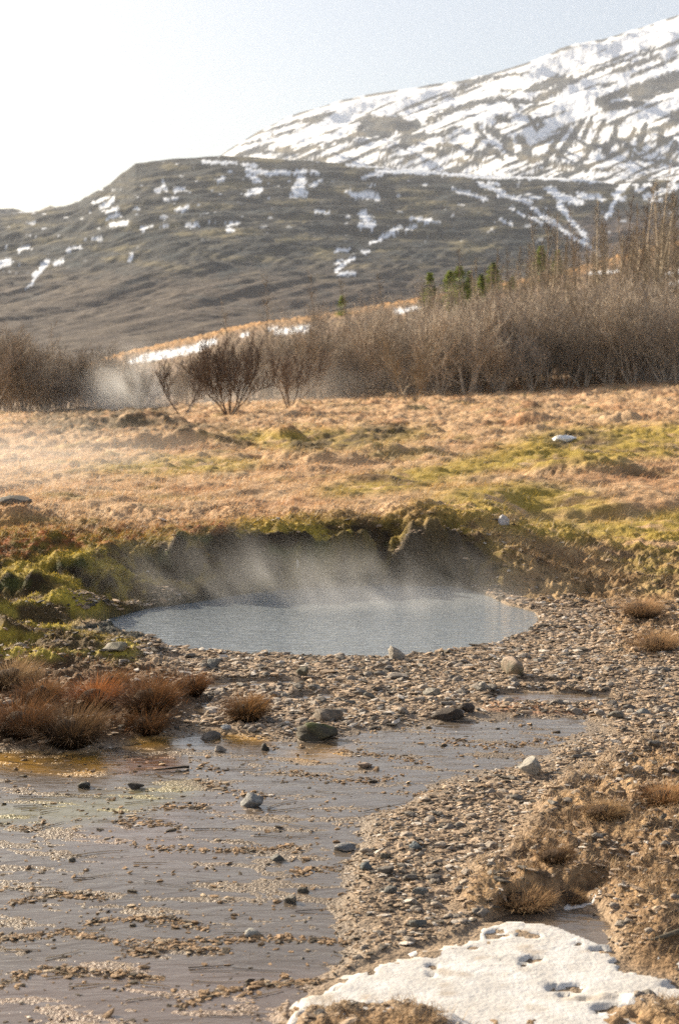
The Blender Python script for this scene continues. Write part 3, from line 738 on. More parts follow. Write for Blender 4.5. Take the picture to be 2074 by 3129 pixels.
# white stone in the hollow
x, y, z = near_hit(1725, 1352)
me = rock_mesh('snow_patch', 900, .48, .36, .15, (.75, .78, .82))
link('snow_patch', me, None, (x, y, z), .3, label='small bright white snow remnant on the dark hummock in the right meadow', category='snow patch')

# gravel
def gravel_density(x, y):
    px, py = proj(x, y, np.zeros_like(x))
    n = fbm(x * 2.2, y * 3.5, 3, 150)
    wet = wetm(px, py, x, y); pool = samp(POOL, px, py); ch = samp(CHAN, px, py)
    he = samp(HEATHR, px, py); tl = samp(TUSSL, px, py); ms = samp(MOSSL, px, py); ice = samp(ICE, px, py)
    d = 1 - .985 * sstep(.05, .95, wet) ** .75; d *= 1 - .93 * sstep(.3, .8, ch)
    d *= (1 - .65 * he) * (1 - .85 * tl) * (1 - .93 * ms) * (1 - ice) ** 2
    d *= 1 - sstep(.30, .42, pool)
    d *= np.where(y > foot2(x, y), np.where(x > 1.2, .12, .03), 1)
    return d * (.35 + .9 * sstep(-.4, .3, n)).clip(0, 1)
def scatter(n, y0, y1, spread=.30, dens=None, pw=1.0):
    y = y0 + (y1 - y0) * rng.random(n) ** pw
    x = (rng.random(n) * 2 - 1) * (spread * y1 + .3)
    k = np.abs(x) < spread * y + .3
    x = x[k]; y = y[k]
    d = dens(x, y)
    k = rng.random(len(x)) < d
    return x[k], y[k]
def stone_colors(n, px, py):
    b = rng.random((n, 1))
    c = (1 - b) * np.array((.46, .34, .23)) + b * np.array((.24, .165, .10))
    dk = rng.random(n) < .22
    c[dk] = (.085, .07, .052)
    lt = rng.random(n) < .10
    c[lt] = (.52, .46, .39)
    return c * rng.uniform(.75, 1.15, (n, 1))
gx, gy = scatter(520000, 3.0, 11.3, .31, gravel_density)
gs = np.exp(rng.normal(math.log(.0064), .52, len(gx))).clip(.003, .026)      # half widths
gs *= np.interp(gy, [3, 7], [.72, 1.15])
gz = height(gx, gy)
_p = proj(gx, gy, gz); gs = np.where(samp(WET, _p[0], _p[1]) > .5, np.minimum(gs, .008), gs)
order = np.argsort(-gs / gy)
gx, gy, gs, gz = gx[order], gy[order], gs[order], gz[order]
pxg, pyg = proj(gx, gy, gz)
vis = (pxg > 10) & (pxg < 2060) & (pyg > 1850) & (pyg < 3110)
big = np.where(vis & (gs > .011))[0][:230]
rest = np.setdiff1d(np.arange(len(gx)), big)
def stones_mesh(name, x, y, z, s, cols):
    n = len(x)
    J = rng.normal(0, .22, (n, len(IV1), 3))
    V = IV1[None] * (1 + J[..., :1]) + J * .5
    yaw = rng.normal(0, .7, n); c, sn = np.cos(yaw), np.sin(yaw)
    ex = rng.uniform(.9, 1.7, n); ey = rng.uniform(.5, 1.0, n); ez = rng.uniform(.18, .48, n)
    a = V[..., 0] * ex[:, None]; b = V[..., 1] * ey[:, None]; h = V[..., 2] * ez[:, None]
    tilt = rng.normal(0, .18, n)[:, None]
    h = h + a * tilt
    X = (a * c[:, None] - b * sn[:, None]) * s[:, None] + x[:, None]
    Y = (a * sn[:, None] + b * c[:, None]) * s[:, None] + y[:, None]
    Z = (h + .18) * s[:, None] + z[:, None]
    VV = np.stack([X, Y, Z], -1).reshape(-1, 3)
    FF = (IF1[None] + (np.arange(n) * len(IV1))[:, None, None]).reshape(-1, 3)
    CC = np.repeat(cols, len(IV1), 0)
    return mesh_np(name, VV, FF, CC, None, False, M_stone)
print('gravel stones', len(rest), 'individual', len(big))
link('gravel', stones_mesh('gravel', gx[rest], gy[rest], gz[rest], gs[rest], stone_colors(len(rest), 0, 0)), kind='stuff')
protos = []
for k in range(14):
    b = random.random()
    c1 = np.array((.34, .28, .22)) * (1 - b) + np.array((.14, .125, .105)) * b
    protos.append(rock_mesh('gravel_stone', 700 + k, 2.3, 1.7, random.uniform(.7, 1.1), tuple(c1), tuple(c1 * .7)))
for i in big:
    o = link('gravel_stone', protos[int(rng.integers(14))], None, (gx[i], gy[i], gz[i] - gs[i] * .15), float(rng.uniform(-1, 1)), label='palm sized flat brown grey stone lying in the gravel between pool and foreground', category='stone', group='larger flat stones in the gravel')
    o.scale = (gs[i],) * 3

# ------------------------------------------------------------------ grass
def blades(x, y, z, L, w, lean, col, seed, segs=2, tip=1.35, base=.55, leandir=None, spread=.9):
    """curved tapering blades; one vertex row pair per segment"""
    r = np.random.default_rng(seed); n = len(x)
    if leandir is None: leandir = r.uniform(0, 2 * math.pi, n)
    ang = r.uniform(0, math.pi, n)
    wx, wy = np.cos(ang), np.sin(ang)
    lx, ly = np.cos(leandir), np.sin(leandir)
    rows = []; cols = []
    px_, py_, pz_ = x.copy(), y.copy(), z.copy()
    th = lean * .5
    for k in range(segs + 1):
        ww = w * (1 - k / segs) ** .7 if k < segs else w * .05
        rows.append(np.stack([np.stack([px_ - wx * ww, py_ - wy * ww, pz_], -1), np.stack([px_ + wx * ww, py_ + wy * ww, pz_], -1)], 1))
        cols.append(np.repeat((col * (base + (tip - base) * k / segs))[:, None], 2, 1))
        sl = L / segs
        px_ = px_ + lx * np.sin(th) * sl; py_ = py_ + ly * np.sin(th) * sl; pz_ = pz_ + np.cos(th) * sl
        th = th + lean * (1.0 / segs)
    V = np.stack(rows, 1).reshape(-1, 3); C = np.stack(cols, 1).reshape(-1, 3)
    m = (segs + 1) * 2
    f = []
    for k in range(segs):
        f.append([2 * k, 2 * k + 1, 2 * k + 3, 2 * k + 2])
    F = (np.array(f)[None] + (np.arange(n) * m)[:, None, None]).reshape(-1, 4)
    return V, F, C
def blade_obj(name, parts, **tags):
    V, F, C = [], [], []; o = 0
    for v, f, c in parts:
        V.append(v); F.append(f + o); C.append(c); o += len(v)
    me = mesh_np(name, np.concatenate(V), np.concatenate(F), np.concatenate(C).clip(0, .95), None, False, M_blade)
    return link(name, me, **tags)

# meadow grass
def meadow_d(x, y):
    z = macro(x, y)
    px, py = proj(x, y, z)
    return sstep(.25, .7, y - foot2(x, y)) * (.35 + .65 * sstep(-.3, .3, fbm(x * 1.5, y * 2, 3, 200))) * (1 - .6 * samp(MGREEN, px, py)) * (1 - .6 * samp(MDARK_SHADE, px, py))
parts = []
n = 210000
y = 10.2 * (50 / 10.2) ** rng.random(n) ; x = (rng.random(n) * 2 - 1) * (.31 * y + .4)
k = rng.random(n) < meadow_d(x, y); x, y = x[k], y[k]
z = height(x, y)
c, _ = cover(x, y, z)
n = len(x)
sc = (y / 11) ** .75
L = rng.uniform(.04, .125, n) * sc ** .5; w = rng.uniform(.0014, .0038, n) * sc
ld = rng.normal(-.5, .8, n)
c = c * rng.uniform(.75, 1.5, (n, 1)); lt = rng.random(n) < .12; c[lt] = np.array((.60, .47, .30)) * rng.uniform(.8, 1.2, (lt.sum(), 1))
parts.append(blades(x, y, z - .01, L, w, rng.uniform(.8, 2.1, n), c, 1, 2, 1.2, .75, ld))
blade_obj('meadow_grass', parts, kind='stuff')
print('meadow blades', n)

# rim + bank grass, heath, straw at right
def heath_d(x, y):
    px, py = proj(x, y, np.zeros_like(x))
    bank = sstep(0, .1, y - foot2(x, y)) * (1 - sstep(11.3, 12.5, y))
    h = samp(HEATHR, px, py); ice = samp(ICE, px, py); tl = samp(TUSSL, px, py); ms = samp(MOSSL, px, py)
    nn = fbm(x * 4, y * 5, 3, 210)
    cx = sstep(-1.3, -1.0, x) * (1 - sstep(.9, 1.2, x))
    top = sstep(.3, .45, y - foot2(x, y))
    return np.maximum.reduce([h * .9, tl * .35, ms * .35, bank * (.12 * cx * (1 - top) + .8 * (1 - cx) * .55 + .9 * top * cx)]) * sstep(-.35, .3, nn) * (1 - ice) * (1 - samp(POOL, px, py))
parts = []
n = 340000
y = 2.9 * (12.3 / 2.9) ** rng.random(n); x = (rng.random(n) * 2 - 1) * (.31 * y + .3)
k = rng.random(n) < heath_d(x, y); x, y = x[k], y[k]; z = height(x, y)
c, _ = cover(x, y, z); n = len(x)
px, py = proj(x, y, z)
tus = samp(TUSSL, px, py)
bk = (y > foot2(x, y))
L = rng.uniform(.015, .05, n) * np.where(bk, 1.0, 1.0) * (1 + .2 * tus)
w = rng.uniform(.0009, .0022, n) * (y / 6) ** .6
lt = rng.random(n) < .35 - .2 * bk
c = c * rng.uniform(.85, 1.5, (n, 1)); c[lt] = np.array((.46, .33, .19)) * rng.uniform(.7, 1.2, (lt.sum(), 1))
tm = (rng.random(n) < tus * .8)
c[tm] = np.array((.20, .085, .03)) * rng.uniform(.6, 1.5, (tm.sum(), 1))
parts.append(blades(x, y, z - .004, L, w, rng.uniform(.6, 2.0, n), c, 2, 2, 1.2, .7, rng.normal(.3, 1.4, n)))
blade_obj('heath_grass', parts, kind='stuff')
print('heath blades', n)
# moss fuzz on the mounds
n = 120000
y = rng.uniform(7.8, 11.4, n); x = rng.uniform(-3.6, 2.4, n)
px, py = proj(x, y, np.zeros(n))
d = np.maximum(samp(MOSSL, px, py) * .9, (y > foot2(x, y)) * .8) * (1 - sstep(.8, 1.3, x)) * (1 - samp(POOL, px, py))
k = rng.random(n) < d; x, y = x[k], y[k]; z = height(x, y); c, _ = cover(x, y, z); n = len(x)
c = c * rng.uniform(.8, 1.5, (n, 1))
blade_obj('moss', [blades(x, y, z - .004, rng.uniform(.008, .024, n), rng.uniform(.0025, .005, n), rng.uniform(.2, 1.2, n), c, 3, 1, 1.1, .8)], kind='stuff')

# tussocks
def tussock(px, py, wpx, hpx, c1, c2, nb, lab, seed, spread=1.0, name='grass_tussock'):
    x, y, z = near_hit(px, py)
    sc = y / FPX; w = wpx * sc; h = hpx * sc * .82
    r = np.random.default_rng(seed)
    a = r.uniform(0, 2 * math.pi, nb); rr = w * .28 * np.sqrt(r.random(nb))
    bx, by = rr * np.cos(a), rr * np.sin(a) * .8
    L = h * r.uniform(.55, 1.25, nb); lean = (.25 + 1.3 * rr / (w * .28) * r.uniform(.4, 1.1, nb)) * spread
    ld = np.arctan2(by, bx) + r.normal(0, .5, nb)
    t = r.random((nb, 1)); c = (1 - t) * np.array(c1) + t * np.array(c2)
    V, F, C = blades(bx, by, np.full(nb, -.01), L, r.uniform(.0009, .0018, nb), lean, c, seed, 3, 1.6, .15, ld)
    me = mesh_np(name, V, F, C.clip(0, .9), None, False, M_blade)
    # peat core of the tussock
    Vc = IV3.copy(); Vc *= (1 + .3 * n3(Vc, 2, seed))[:, None]
    Vc = Vc * np.array([w * .26, w * .2, h * .42]); Vc[:, 2] += h * .08
    core = mesh_np('root_mat', Vc, IF3, np.zeros(Vc.shape) + (.06, .035, .018), None, True, M_ground)
    root = link(name, me, None, (x, y + w * .15, z), 0, label=lab, category='grass tussock')
    link('root_mat', core, root)
OR, BR, DK, ST = (.21, .095, .035), (.18, .11, .055), (.09, .055, .03), (.42, .29, .16)
T = [(205, 2288, 250, 185, DK, BR, 1500, 'widest dark brown grass tussock at the edge of the left shallows'),
     (55, 2262, 210, 170, OR, DK, 1300, 'rust and dark brown tussock at the far left shore'),
     (440, 2245, 150, 120, OR, BR, 1000, 'small orange tussock at the water right of the widest one'),
     (450, 2180, 220, 160, OR, DK, 1300, 'bushy rust brown tussock behind the orange shore tussock'),
     (285, 2165, 200, 120, OR, (.42, .16, .05), 1100, 'bright rust orange tussock in the middle of the left group'),
     (120, 2150, 180, 110, OR, BR, 900, 'orange brown tussock behind the far left pair'),
     (585, 2135, 95, 100, DK, OR, 900, 'small upright dark tussock alone in gravel'),
     (748, 2205, 140, 120, DK, (.3, .16, .06), 1500, 'round brown tussock alone on the gravel bar'),
     (30, 2110, 220, 130, BR, ST, 900, 'greyish straw tussock at the left edge below the moss'),
     (1960, 1900, 190, 85, ST, (.46, .28, .15), 1100, 'straw coloured tussock at the right edge near the pool'),
     (2010, 1990, 200, 90, ST, (.44, .27, .14), 1100, 'pale pinkish straw tussock below the other on the right edge'),
     (1600, 2780, 300, 95, ST, (.32, .2, .11), 1800, 'low wide clump of tan straw behind the ice sheet'),
     (1740, 2760, 170, 50, BR, ST, 700, 'smaller tan straw clump right of the wide one'),
     (2040, 2460, 200, 90, (.42, .22, .09), ST, 1100, 'orange tinted grass clump at the right edge of the foreground'),
     (1850, 2500, 200, 70, BR, ST, 900, 'brown heath clump on the slope right of the pale rock'),
     (1700, 2640, 180, 60, DK, BR, 700, 'dark heath clump above the tan straw clump'),
     (340, 2105, 160, 80, BR, OR, 700, 'low brown tussock behind the bright orange one')]
for i, (px, py, w, h, c1, c2, nb, lab) in enumerate(T):
    tussock(px, py, w, h, c1, c2, nb, lab, 300 + i)

# straws and sticks on the wet mud
def stick_mesh(name, pts, r, col):
    P = np.array(pts); n = len(P); k = 5; V = []
    for i in range(n):
        t = P[min(i + 1, n - 1)] - P[max(i - 1, 0)]; t = t / np.linalg.norm(t)
        u = np.cross(t, (0, 0, 1)); u /= np.linalg.norm(u) + 1e-9; v = np.cross(t, u)
        rr = r * (1 - .6 * i / (n - 1))
        for j in range(k):
            a = 2 * math.pi * j / k; V.append(P[i] + rr * (math.cos(a) * u + math.sin(a) * v))
    F = [[i * k + j, i * k + (j + 1) % k, (i + 1) * k + (j + 1) % k, (i + 1) * k + j] for i in range(n - 1) for j in range(k)]
    return mesh_np(name, V, F, np.zeros((len(V), 3)) + col, None, True, M_bark)
def stick(px, py, x2, y2, r, col, name, lab, cat, group=None):
    a = np.array(near_hit(px, py)); b = np.array(near_hit(x2, y2))
    a[2] = max(a[2], 0) + r * 1.1; b[2] = max(b[2], 0) + r * 1.1
    L = np.linalg.norm(b - a); per = np.array([-(b - a)[1], (b - a)[0], 0]) / (L + 1e-9)
    pts = []
    bend = random.uniform(-.08, .08) * L
    for k in range(8):
        t = k / 7; p = a + (b - a) * t + per * bend * math.sin(math.pi * t) + np.array([0, 0, random.uniform(0, r * .6)])
        pts.append(p - a)
    link(name, stick_mesh(name, pts, r, col), None, tuple(a), 0, label=lab, category=cat, group=group)
stick(578, 2352, 470, 2358, .006, (.03, .022, .015), 'stick', 'dark stick lying in the left shallows beside a flat stone', 'stick')
stick(2074, 2882, 1960, 2900, .009, (.10, .085, .06), 'stick', 'thick grey stick at the right edge above the ice', 'stick')
stick(1840, 2250 + 20, 1650, 2300, .003, (.12, .08, .05), 'stick', 'thin dark twig beside the largest pale rock', 'stick')
for i in range(90):
    px = random.uniform(0, 1150); py = random.uniform(2330, 3110) if i < 75 else random.uniform(2050, 2300)
    a = random.gauss(0, .22); Lp = random.uniform(50, 190) * (py / 2700)
    colr = random.choice([(.30, .2, .09), (.12, .085, .05), (.40, .31, .2), (.08, .06, .04)])
    stick(px, py, px + Lp * math.cos(a), py - Lp * .45 * math.sin(a) - random.uniform(-5, 8), random.uniform(.0009, .0018), colr, 'dry_straw', 'thin dry straw lying on the wet mud of the shallows', 'straw', 'straws strewn over the shallows')
# debris crusts: crumbs along flow lines
dl = [[(0, 2870), (200, 2850), (420, 2885), (560, 2880), (760, 2868), (930, 2870), (1070, 2880)], [(380, 2915), (520, 2900), (700, 2905)], [(545, 3080), (640, 3040), (720, 3020), (760, 3035)], [(620, 2395), (700, 2410), (720, 2425), (820, 2432)], [(860, 2355), (950, 2370), (1040, 2385), (1200, 2380)], [(350, 2505), (480, 2515), (580, 2530)],
      [(0, 2520), (80, 2535), (140, 2520)], [(250, 2820), (420, 2805), (560, 2820), (640, 2835)], [(0, 3010), (120, 2960), (300, 2975), (500, 2990)], [(760, 3010), (900, 3000), (1000, 3010)], [(600, 2330), (680, 2360)], [(1350, 2270), (1500, 2280), (1700, 2262)], [(1000, 2290), (1180, 2310), (1300, 2330)], [(480, 2470), (560, 2462), (640, 2470)], [(440, 2590), (700, 2600), (900, 2590)], [(900, 2660), (1040, 2650)], [(30, 2760), (180, 2730), (320, 2745)], [(1480, 2160), (1700, 2172), (1880, 2180)], [(1250, 2430), (1420, 2415), (1600, 2425)]]
cx, cy = [], []
for P in dl:
    for (x1, y1), (x2, y2) in zip(P[:-1], P[1:]):
        m = int(abs(x2 - x1) * 1.1)
        t = rng.random(m); jx = rng.normal(0, 14, m); jy = rng.normal(0, 6, m)
        q = [onz(a, b) for a, b in zip(x1 + (x2 - x1) * t + jx, y1 + (y2 - y1) * t + jy)]
        cx += [a for a, b in q]; cy += [b for a, b in q]
m = 9000
cx += list(rng.uniform(-1.9, 1.0, m)); cy += list(3.0 + 4.6 * rng.random(m) ** 1.3)
cx = np.array(cx); cy = np.array(cy)
cpx, cpy = proj(cx, cy, np.zeros_like(cx)); k = samp(WET, cpx, cpy) > .3; cx, cy = cx[k], cy[k]
cs = np.exp(rng.normal(math.log(.0034), .6, len(cx))).clip(.0012, .013)
link('debris', stones_mesh('debris', cx, cy, np.maximum(height(cx, cy), -.002), cs, stone_colors(len(cx), 0, 0) * np.array((.72, .62, .48))), kind='stuff')

# ------------------------------------------------------------------ bare trees
def seg_mesh(name, S, mat):
    """S: list of (p0, p1, r0, r1, col)"""
    P0 = np.array([s[0] for s in S]); P1 = np.array([s[1] for s in S]); r0 = np.array([s[2] for s in S]); r1 = np.array([s[3] for s in S]); C = np.array([s[4] for s in S])
    t = P1 - P0; t /= np.linalg.norm(t, axis=1)[:, None] + 1e-9
    ref = np.where(np.abs(t[:, 2:3]) > .9, np.array([[1., 0, 0]]), np.array([[0., 0, 1]]))
    u = np.cross(t, ref); u /= np.linalg.norm(u, axis=1)[:, None] + 1e-9; v = np.cross(t, u)
    V = []
    for P, r in ((P0, r0), (P1, r1)):
        for j in range(3):
            a = 2 * math.pi * j / 3
            V.append(P + r[:, None] * (math.cos(a) * u + math.sin(a) * v))
    V = np.stack(V, 1).reshape(-1, 3)
    f = np.array([[j, (j + 1) % 3, 3 + (j + 1) % 3, 3 + j] for j in range(3)])
    F = (f[None] + (np.arange(len(S)) * 6)[:, None, None]).reshape(-1, 4)
    return mesh_np(name, V, F, np.repeat(C, 6, 0), None, False, mat)
def grow(S, p, d, L, r, lev, maxlev, rnd, up=.25, colf=None, twig=.0045):
    n = 3 if lev < maxlev else 2
    sl = L / n
    for i in range(n):
        d = d + rnd.normal(0, .16, 3) + np.array([0, 0, up * .3]); d = d / np.linalg.norm(d)
        q = p + d * sl
        r1 = max(r * .78, twig)
        S[0 if lev == 0 else 1].append((p, q, r, r1, colf(lev)))
        p = q; r = r1
        if lev < maxlev:
            for _ in range(2 if lev > 0 or i else 1):
                nd_ = d + rnd.normal(0, .42, 3) + np.array([0, 0, up]); nd_ /= np.linalg.norm(nd_)
                grow(S, p, nd_, L * rnd.uniform(.5, .72), max(r * .6, twig), lev + 1, maxlev, rnd, up, colf, twig)
def shrub_proto(seed, H=3.2, stems=6, lean=.5, tone=(.15, .115, .09), maxlev=3, wind=.0):
    rnd = np.random.default_rng(seed); S = [[], []]
    tone = np.array(tone)
    colf = lambda lev: tone * (1.12 if lev == 0 else 1.05 if lev == 1 else 1.0) * rnd.uniform(.75, 1.25)
    for k in range(stems):
        a = 2 * math.pi * k / stems + rnd.uniform(-.4, .4)
        d = np.array([math.cos(a) * lean + wind, math.sin(a) * lean, 1.0]) + rnd.normal(0, .1, 3); d /= np.linalg.norm(d)
        grow(S, np.array([math.cos(a) * .08, math.sin(a) * .08, -.1]), d, H * rnd.uniform(.5, .7), rnd.uniform(.016, .032), 0, maxlev, rnd, .30, colf, .005)
    zs = np.sort([s[1][2] for s in S[1]]); k = H / zs[int(len(zs) * .985)]
    S = [[(a * k, b * k, r0, r1, c) for a, b, r0, r1, c in L] for L in S]
    return seg_mesh('trunk', S[0], M_bark), seg_mesh('crown', S[1], M_bark)
def poplar_proto(seed, H=8, tone=(.30, .25, .19), nb=60):
    rnd = np.random.default_rng(seed); T_, C_ = [], []
    tone = np.array(tone); p = np.array([0, 0, -.2]); d = np.array([rnd.normal(0, .03), rnd.normal(0, .03), 1.0]); N = 12; pts = [p]
    for i in range(N):
        d = d + rnd.normal(0, .03, 3); d /= np.linalg.norm(d); q = p + d * H / N
        T_.append((p, q, .07 * (1 - i / N) + .012, .07 * (1 - (i + 1) / N) + .012, tone * rnd.uniform(.85, 1.2))); p = q; pts.append(p)
    pts = np.array(pts)
    for b in range(nb):
        t = rnd.uniform(.15, .98); k = min(int(t * N), N - 1); p = pts[k] + (pts[k + 1] - pts[k]) * (t * N - k)
        a = rnd.uniform(0, 2 * math.pi); L = H * .20 * (1.05 - t) ** .6 * rnd.uniform(.5, 1.2)
        d = np.array([math.cos(a) * .7, math.sin(a) * .7, rnd.uniform(.5, 1.1)]); d /= np.linalg.norm(d)
        cc = tone * .62
        for s_ in range(4):
            d = d + rnd.normal(0, .1, 3) + np.array([0, 0, .12]); d /= np.linalg.norm(d); q = p + d * L / 4
            C_.append((p, q, .012 * (1 - s_ / 5), .012 * (1 - (s_ + 1) / 5), cc * rnd.uniform(.8, 1.2)))
            for _ in range(3):
                e = d + rnd.normal(0, .5, 3); e /= np.linalg.norm(e)
                C_.append((q, q + e * L * .3, .006, .004, cc * rnd.uniform(.7, 1.2)))
            p = q
    return seg_mesh('trunk', T_, M_bark), seg_mesh('crown', C_, M_bark)
SP = [shrub_proto(20 + k, 2.4, 5 + k % 3, .14 + .06 * (k % 4), [(.34, .275, .21), (.38, .315, .245), (.29, .24, .185), (.42, .355, .28)][k % 4], 3, .12) for k in range(8)]
PP = [poplar_proto(60 + k, 8, [(.42, .34, .25), (.33, .27, .19), (.27, .21, .15)][k % 3]) for k in range(5)]
print('shrub faces', [len(p[1].polygons) for p in SP])
def tree(name, proto, loc, sc, rz, lab, cat, group=None, scz=None):
    root = bpy.data.objects.new(name, None); scene.collection.objects.link(root)
    root.location = loc; root.rotation_euler = (0, 0, rz); root.scale = (sc, sc, scz or sc)
    root['label'] = lab; root['category'] = cat
    if group: root['group'] = group
    root.empty_display_size = .3
    link('trunk', proto[0], root); link('crown', proto[1], root)
    return root
def gz_at(x, y): return float(height(np.array([x]), np.array([y]))[0])
# two shrubs that stand out in front of the thicket
def front_shrub(px, py, H, seed, lab, **k):
    x, y, z = near_hit(px, py)
    return tree('bare_shrub', shrub_proto(seed, H, **k), (x, y, z), 1, random.uniform(0, 6), lab, 'shrub')
front_shrub(700, 1262, 1.8, 91, 'dark fan shaped bare shrub standing clear in front of the thicket', stems=10, lean=.5, tone=(.13, .095, .07))
front_shrub(885, 1242, 1.8, 92, 'open leaning bare shrub right of the dark fan shaped one', stems=5, lean=.6, tone=(.17, .13, .10))
front_shrub(560, 1262, 1.4, 93, 'thin leaning bare sapling left of the dark fan shaped shrub', stems=3, lean=.9, tone=(.12, .09, .07))
front_shrub(1255, 1225, 1.9, 94, 'pale stemmed bare shrub at the front of the thicket near the middle', stems=5, lean=.5, tone=(.26, .21, .15))
# thicket
cnt = 0; tries = 0
placed = []
while cnt < 205 and tries < 4000:
    tries += 1
    px = random.uniform(-60, 2130); y = 47.0 + 11 * random.random() ** 1.2 + 1.5 * math.sin(px / 130)
    x = (px - 1037) / FPX * y
    if any(abs(x - a) < .55 and abs(y - b) < 1.0 for a, b in placed): continue
    if 480 < px < 860 and y < 51: continue
    if 230 < px < 640 and random.random() < .6: continue
    placed.append((x, y))
    h = np.interp(px, [0, 250, 450, 700, 1000, 1400, 1750, 2074], [.95, .85, .6, .85, 1.0, 1.05, 1.15, 1.2]) * random.uniform(.6, 1.3)
    tree('birch_shrub', random.choice(SP), (x, y, gz_at(x, y) - .05), h, random.uniform(0, 6.28), 'leafless grey brown birch shrub in the dense thicket behind the meadow', 'shrub', 'bare birch shrubs of the thicket')
    cnt += 1
print('shrubs', cnt)
POPL = [(820, 75, .9), (1075, 70, .8), (1660, 66, 1.15), (1720, 64, 1.0), (1860, 62, 1.1), (1905, 70, 1.15), (1990, 64, 1.25), (2040, 70, 1.3), (1780, 72, 1.05), (1600, 76, .9), (1500, 68, .75), (1400, 74, .8), (1945, 60, 1.1), (2074, 62, 1.25), (1820, 80, 1.3), (1960, 85, 1.45), (2030, 90, 1.5), (1880, 90, 1.4), (1690, 85, 1.05), (1460, 86, .85), (960, 84, .8), (1180, 80, .75), (1925, 75, 1.3), (2010, 78, 1.35), (2060, 84, 1.45), (1750, 90, 1.2), (1640, 95, 1.05), (1560, 90, .8), (2000, 95, 1.5), (1840, 70, 1.05), (700, 88, .75), (1975, 70, 1.2), (1300, 82, .7)]
for i, (px, y, h) in enumerate(POPL):
    x = (px - 1037) / FPX * y
    h *= .72 if px < 1750 else .60
    tree('bare_poplar', PP[i % 5], (x, y, gz_at(x, y)), h, random.uniform(0, 6.28), 'tall slender leafless tree with a pale straight trunk rising above the thicket', 'tree', 'tall slender bare trees above the thicket', scz=h * random.uniform(.85, 1.1))

# wooded slope behind (nobody can count it): same kind of bare scrub, merged
def merged_woods():
    rnd = np.random.default_rng(5)
    src = []
    for t, c in [shrub_proto(200 + k, 2.6, 4, .45, (.35, .285, .22), 2, .1) for k in range(4)] + [poplar_proto(210 + k, 5, (.36, .29, .20), 44) for k in range(2)]:
        for me in (t, c):
            pass
        def arr(me):
            v = np.empty(len(me.vertices) * 3, np.float32); me.vertices.foreach_get('co', v)
            f = np.empty(len(me.loops), np.int32); me.loops.foreach_get('vertex_index', f)
            cc = np.empty(len(me.vertices) * 4, np.float32); me.attributes['Col'].data.foreach_get('color', cc)
            return v.reshape(-1, 3), f.reshape(-1, 4), cc.reshape(-1, 4)[:, :3]
        a, b = arr(t), arr(c)
        src.append((np.concatenate([a[0], b[0]]), np.concatenate([a[1], b[1] + len(a[0])]), np.concatenate([a[2], b[2]])))
    V, F, C = [], [], []; o = 0
    for i in range(640):
        y = rnd.uniform(60, 145); px = rnd.uniform(-500, 2600) if i < 380 else rnd.uniform(1250, 2700)
        rp = float(np.interp(px, RIDGE[:, 0], RIDGE[:, 1]))
        if y > 125 and px < 1600: continue
        if 150 < px < 900 and rnd.random() < .75: continue
        if y > 95 and px < 1500 and rnd.random() < .75: continue
        x = (px - 1037) / FPX * y
        k = rnd.integers(0, 4) if (px < 1350 or (i < 380 and rnd.random() < .5)) else rnd.integers(4, 6)
        s = rnd.uniform(.65, 1.1) * (1.0 if px > 500 else .8) * (1.0 if k < 4 else float(np.interp(px, [1250, 2074], [.6, .95])) * rnd.uniform(.6, 1.15))
        v, f, c = src[k]; a = rnd.uniform(0, 6.28)
        R_ = np.array([[math.cos(a), -math.sin(a), 0], [math.sin(a), math.cos(a), 0], [0, 0, 1]])
        V.append(v @ R_.T * s + np.array([x, y, gz_at(x, y)])); F.append(f + o); C.append(c * rnd.uniform(.8, 1.2)); o += len(v)
    me = mesh_np('scrub_woods', np.concatenate(V), np.concatenate(F), np.concatenate(C), None, False, M_bark)
    print('woods verts', o)
    link('scrub_woods', me, kind='stuff')
merged_woods()

# spruces on the ridge
def spruce_proto(seed, H=1.0, R0=.26):
    rnd = np.random.default_rng(seed); n = 2600
    h = rnd.random(n) ** .8 * .95 + .04
    rad = R0 * (1 - h) ** .8 * (.7 + .3 * np.sin(h * 46 + rnd.normal(0, .4, n))) * rnd.random(n) ** .35
    a = rnd.uniform(0, 6.28, n)
    x = rad * np.cos(a); y = rad * np.sin(a); z = h - rad * .25
    c = np.array((.20, .24, .06)) * rnd.uniform(.6, 1.7, (n, 1))
    V, F, C = blades(x, y, z, rnd.uniform(.03, .07, n), rnd.uniform(.006, .012, n), rnd.uniform(.8, 2.2, n), c, seed, 1, 1.2, .8, a + rnd.normal(0, .4, n))
    crown = mesh_np('crown', V, F, C, None, False, M_needle)
    S = [(np.array([0, 0, -.05 + .2 * k]), np.array([0, 0, -.05 + .2 * (k + 1)]), .02 * (1 - k / 6), .02 * (1 - (k + 1) / 6), np.array((.1, .07, .05))) for k in range(5)]
    return seg_mesh('trunk', S, M_bark), crown
SPR = [spruce_proto(400 + k, 1, .2 + .05 * (k % 3)) for k in range(4)]
SPL = [(1313, 945, 88, 'slim young spruce on the ridge beside the upper snow patch'), (1372, 925, 78, 'green spruce at the left of the small cluster on the golden ridge'), (1402, 935, 95, 'tallest spruce in the small cluster on the golden ridge'), (1432, 915, 70, 'short spruce on the right side of the ridge cluster'), (1468, 930, 75, 'dark narrow spruce between the two green clusters on the ridge'), (1505, 900, 80, 'bushy green spruce halfway along the golden ridge'), (1565, 892, 40, 'low round dark green bush on the bare golden ridge'), (1650, 868, 92, 'spruce left of the pair near the high end of the ridge'), (1702, 842, 62, 'small spruce right of the pair near the high end of the ridge'), (1045, 965, 50, 'small faint spruce on the low middle part of the ridge'), (1378, 960, 50, 'yellowish small spruce below the ridge cluster')]
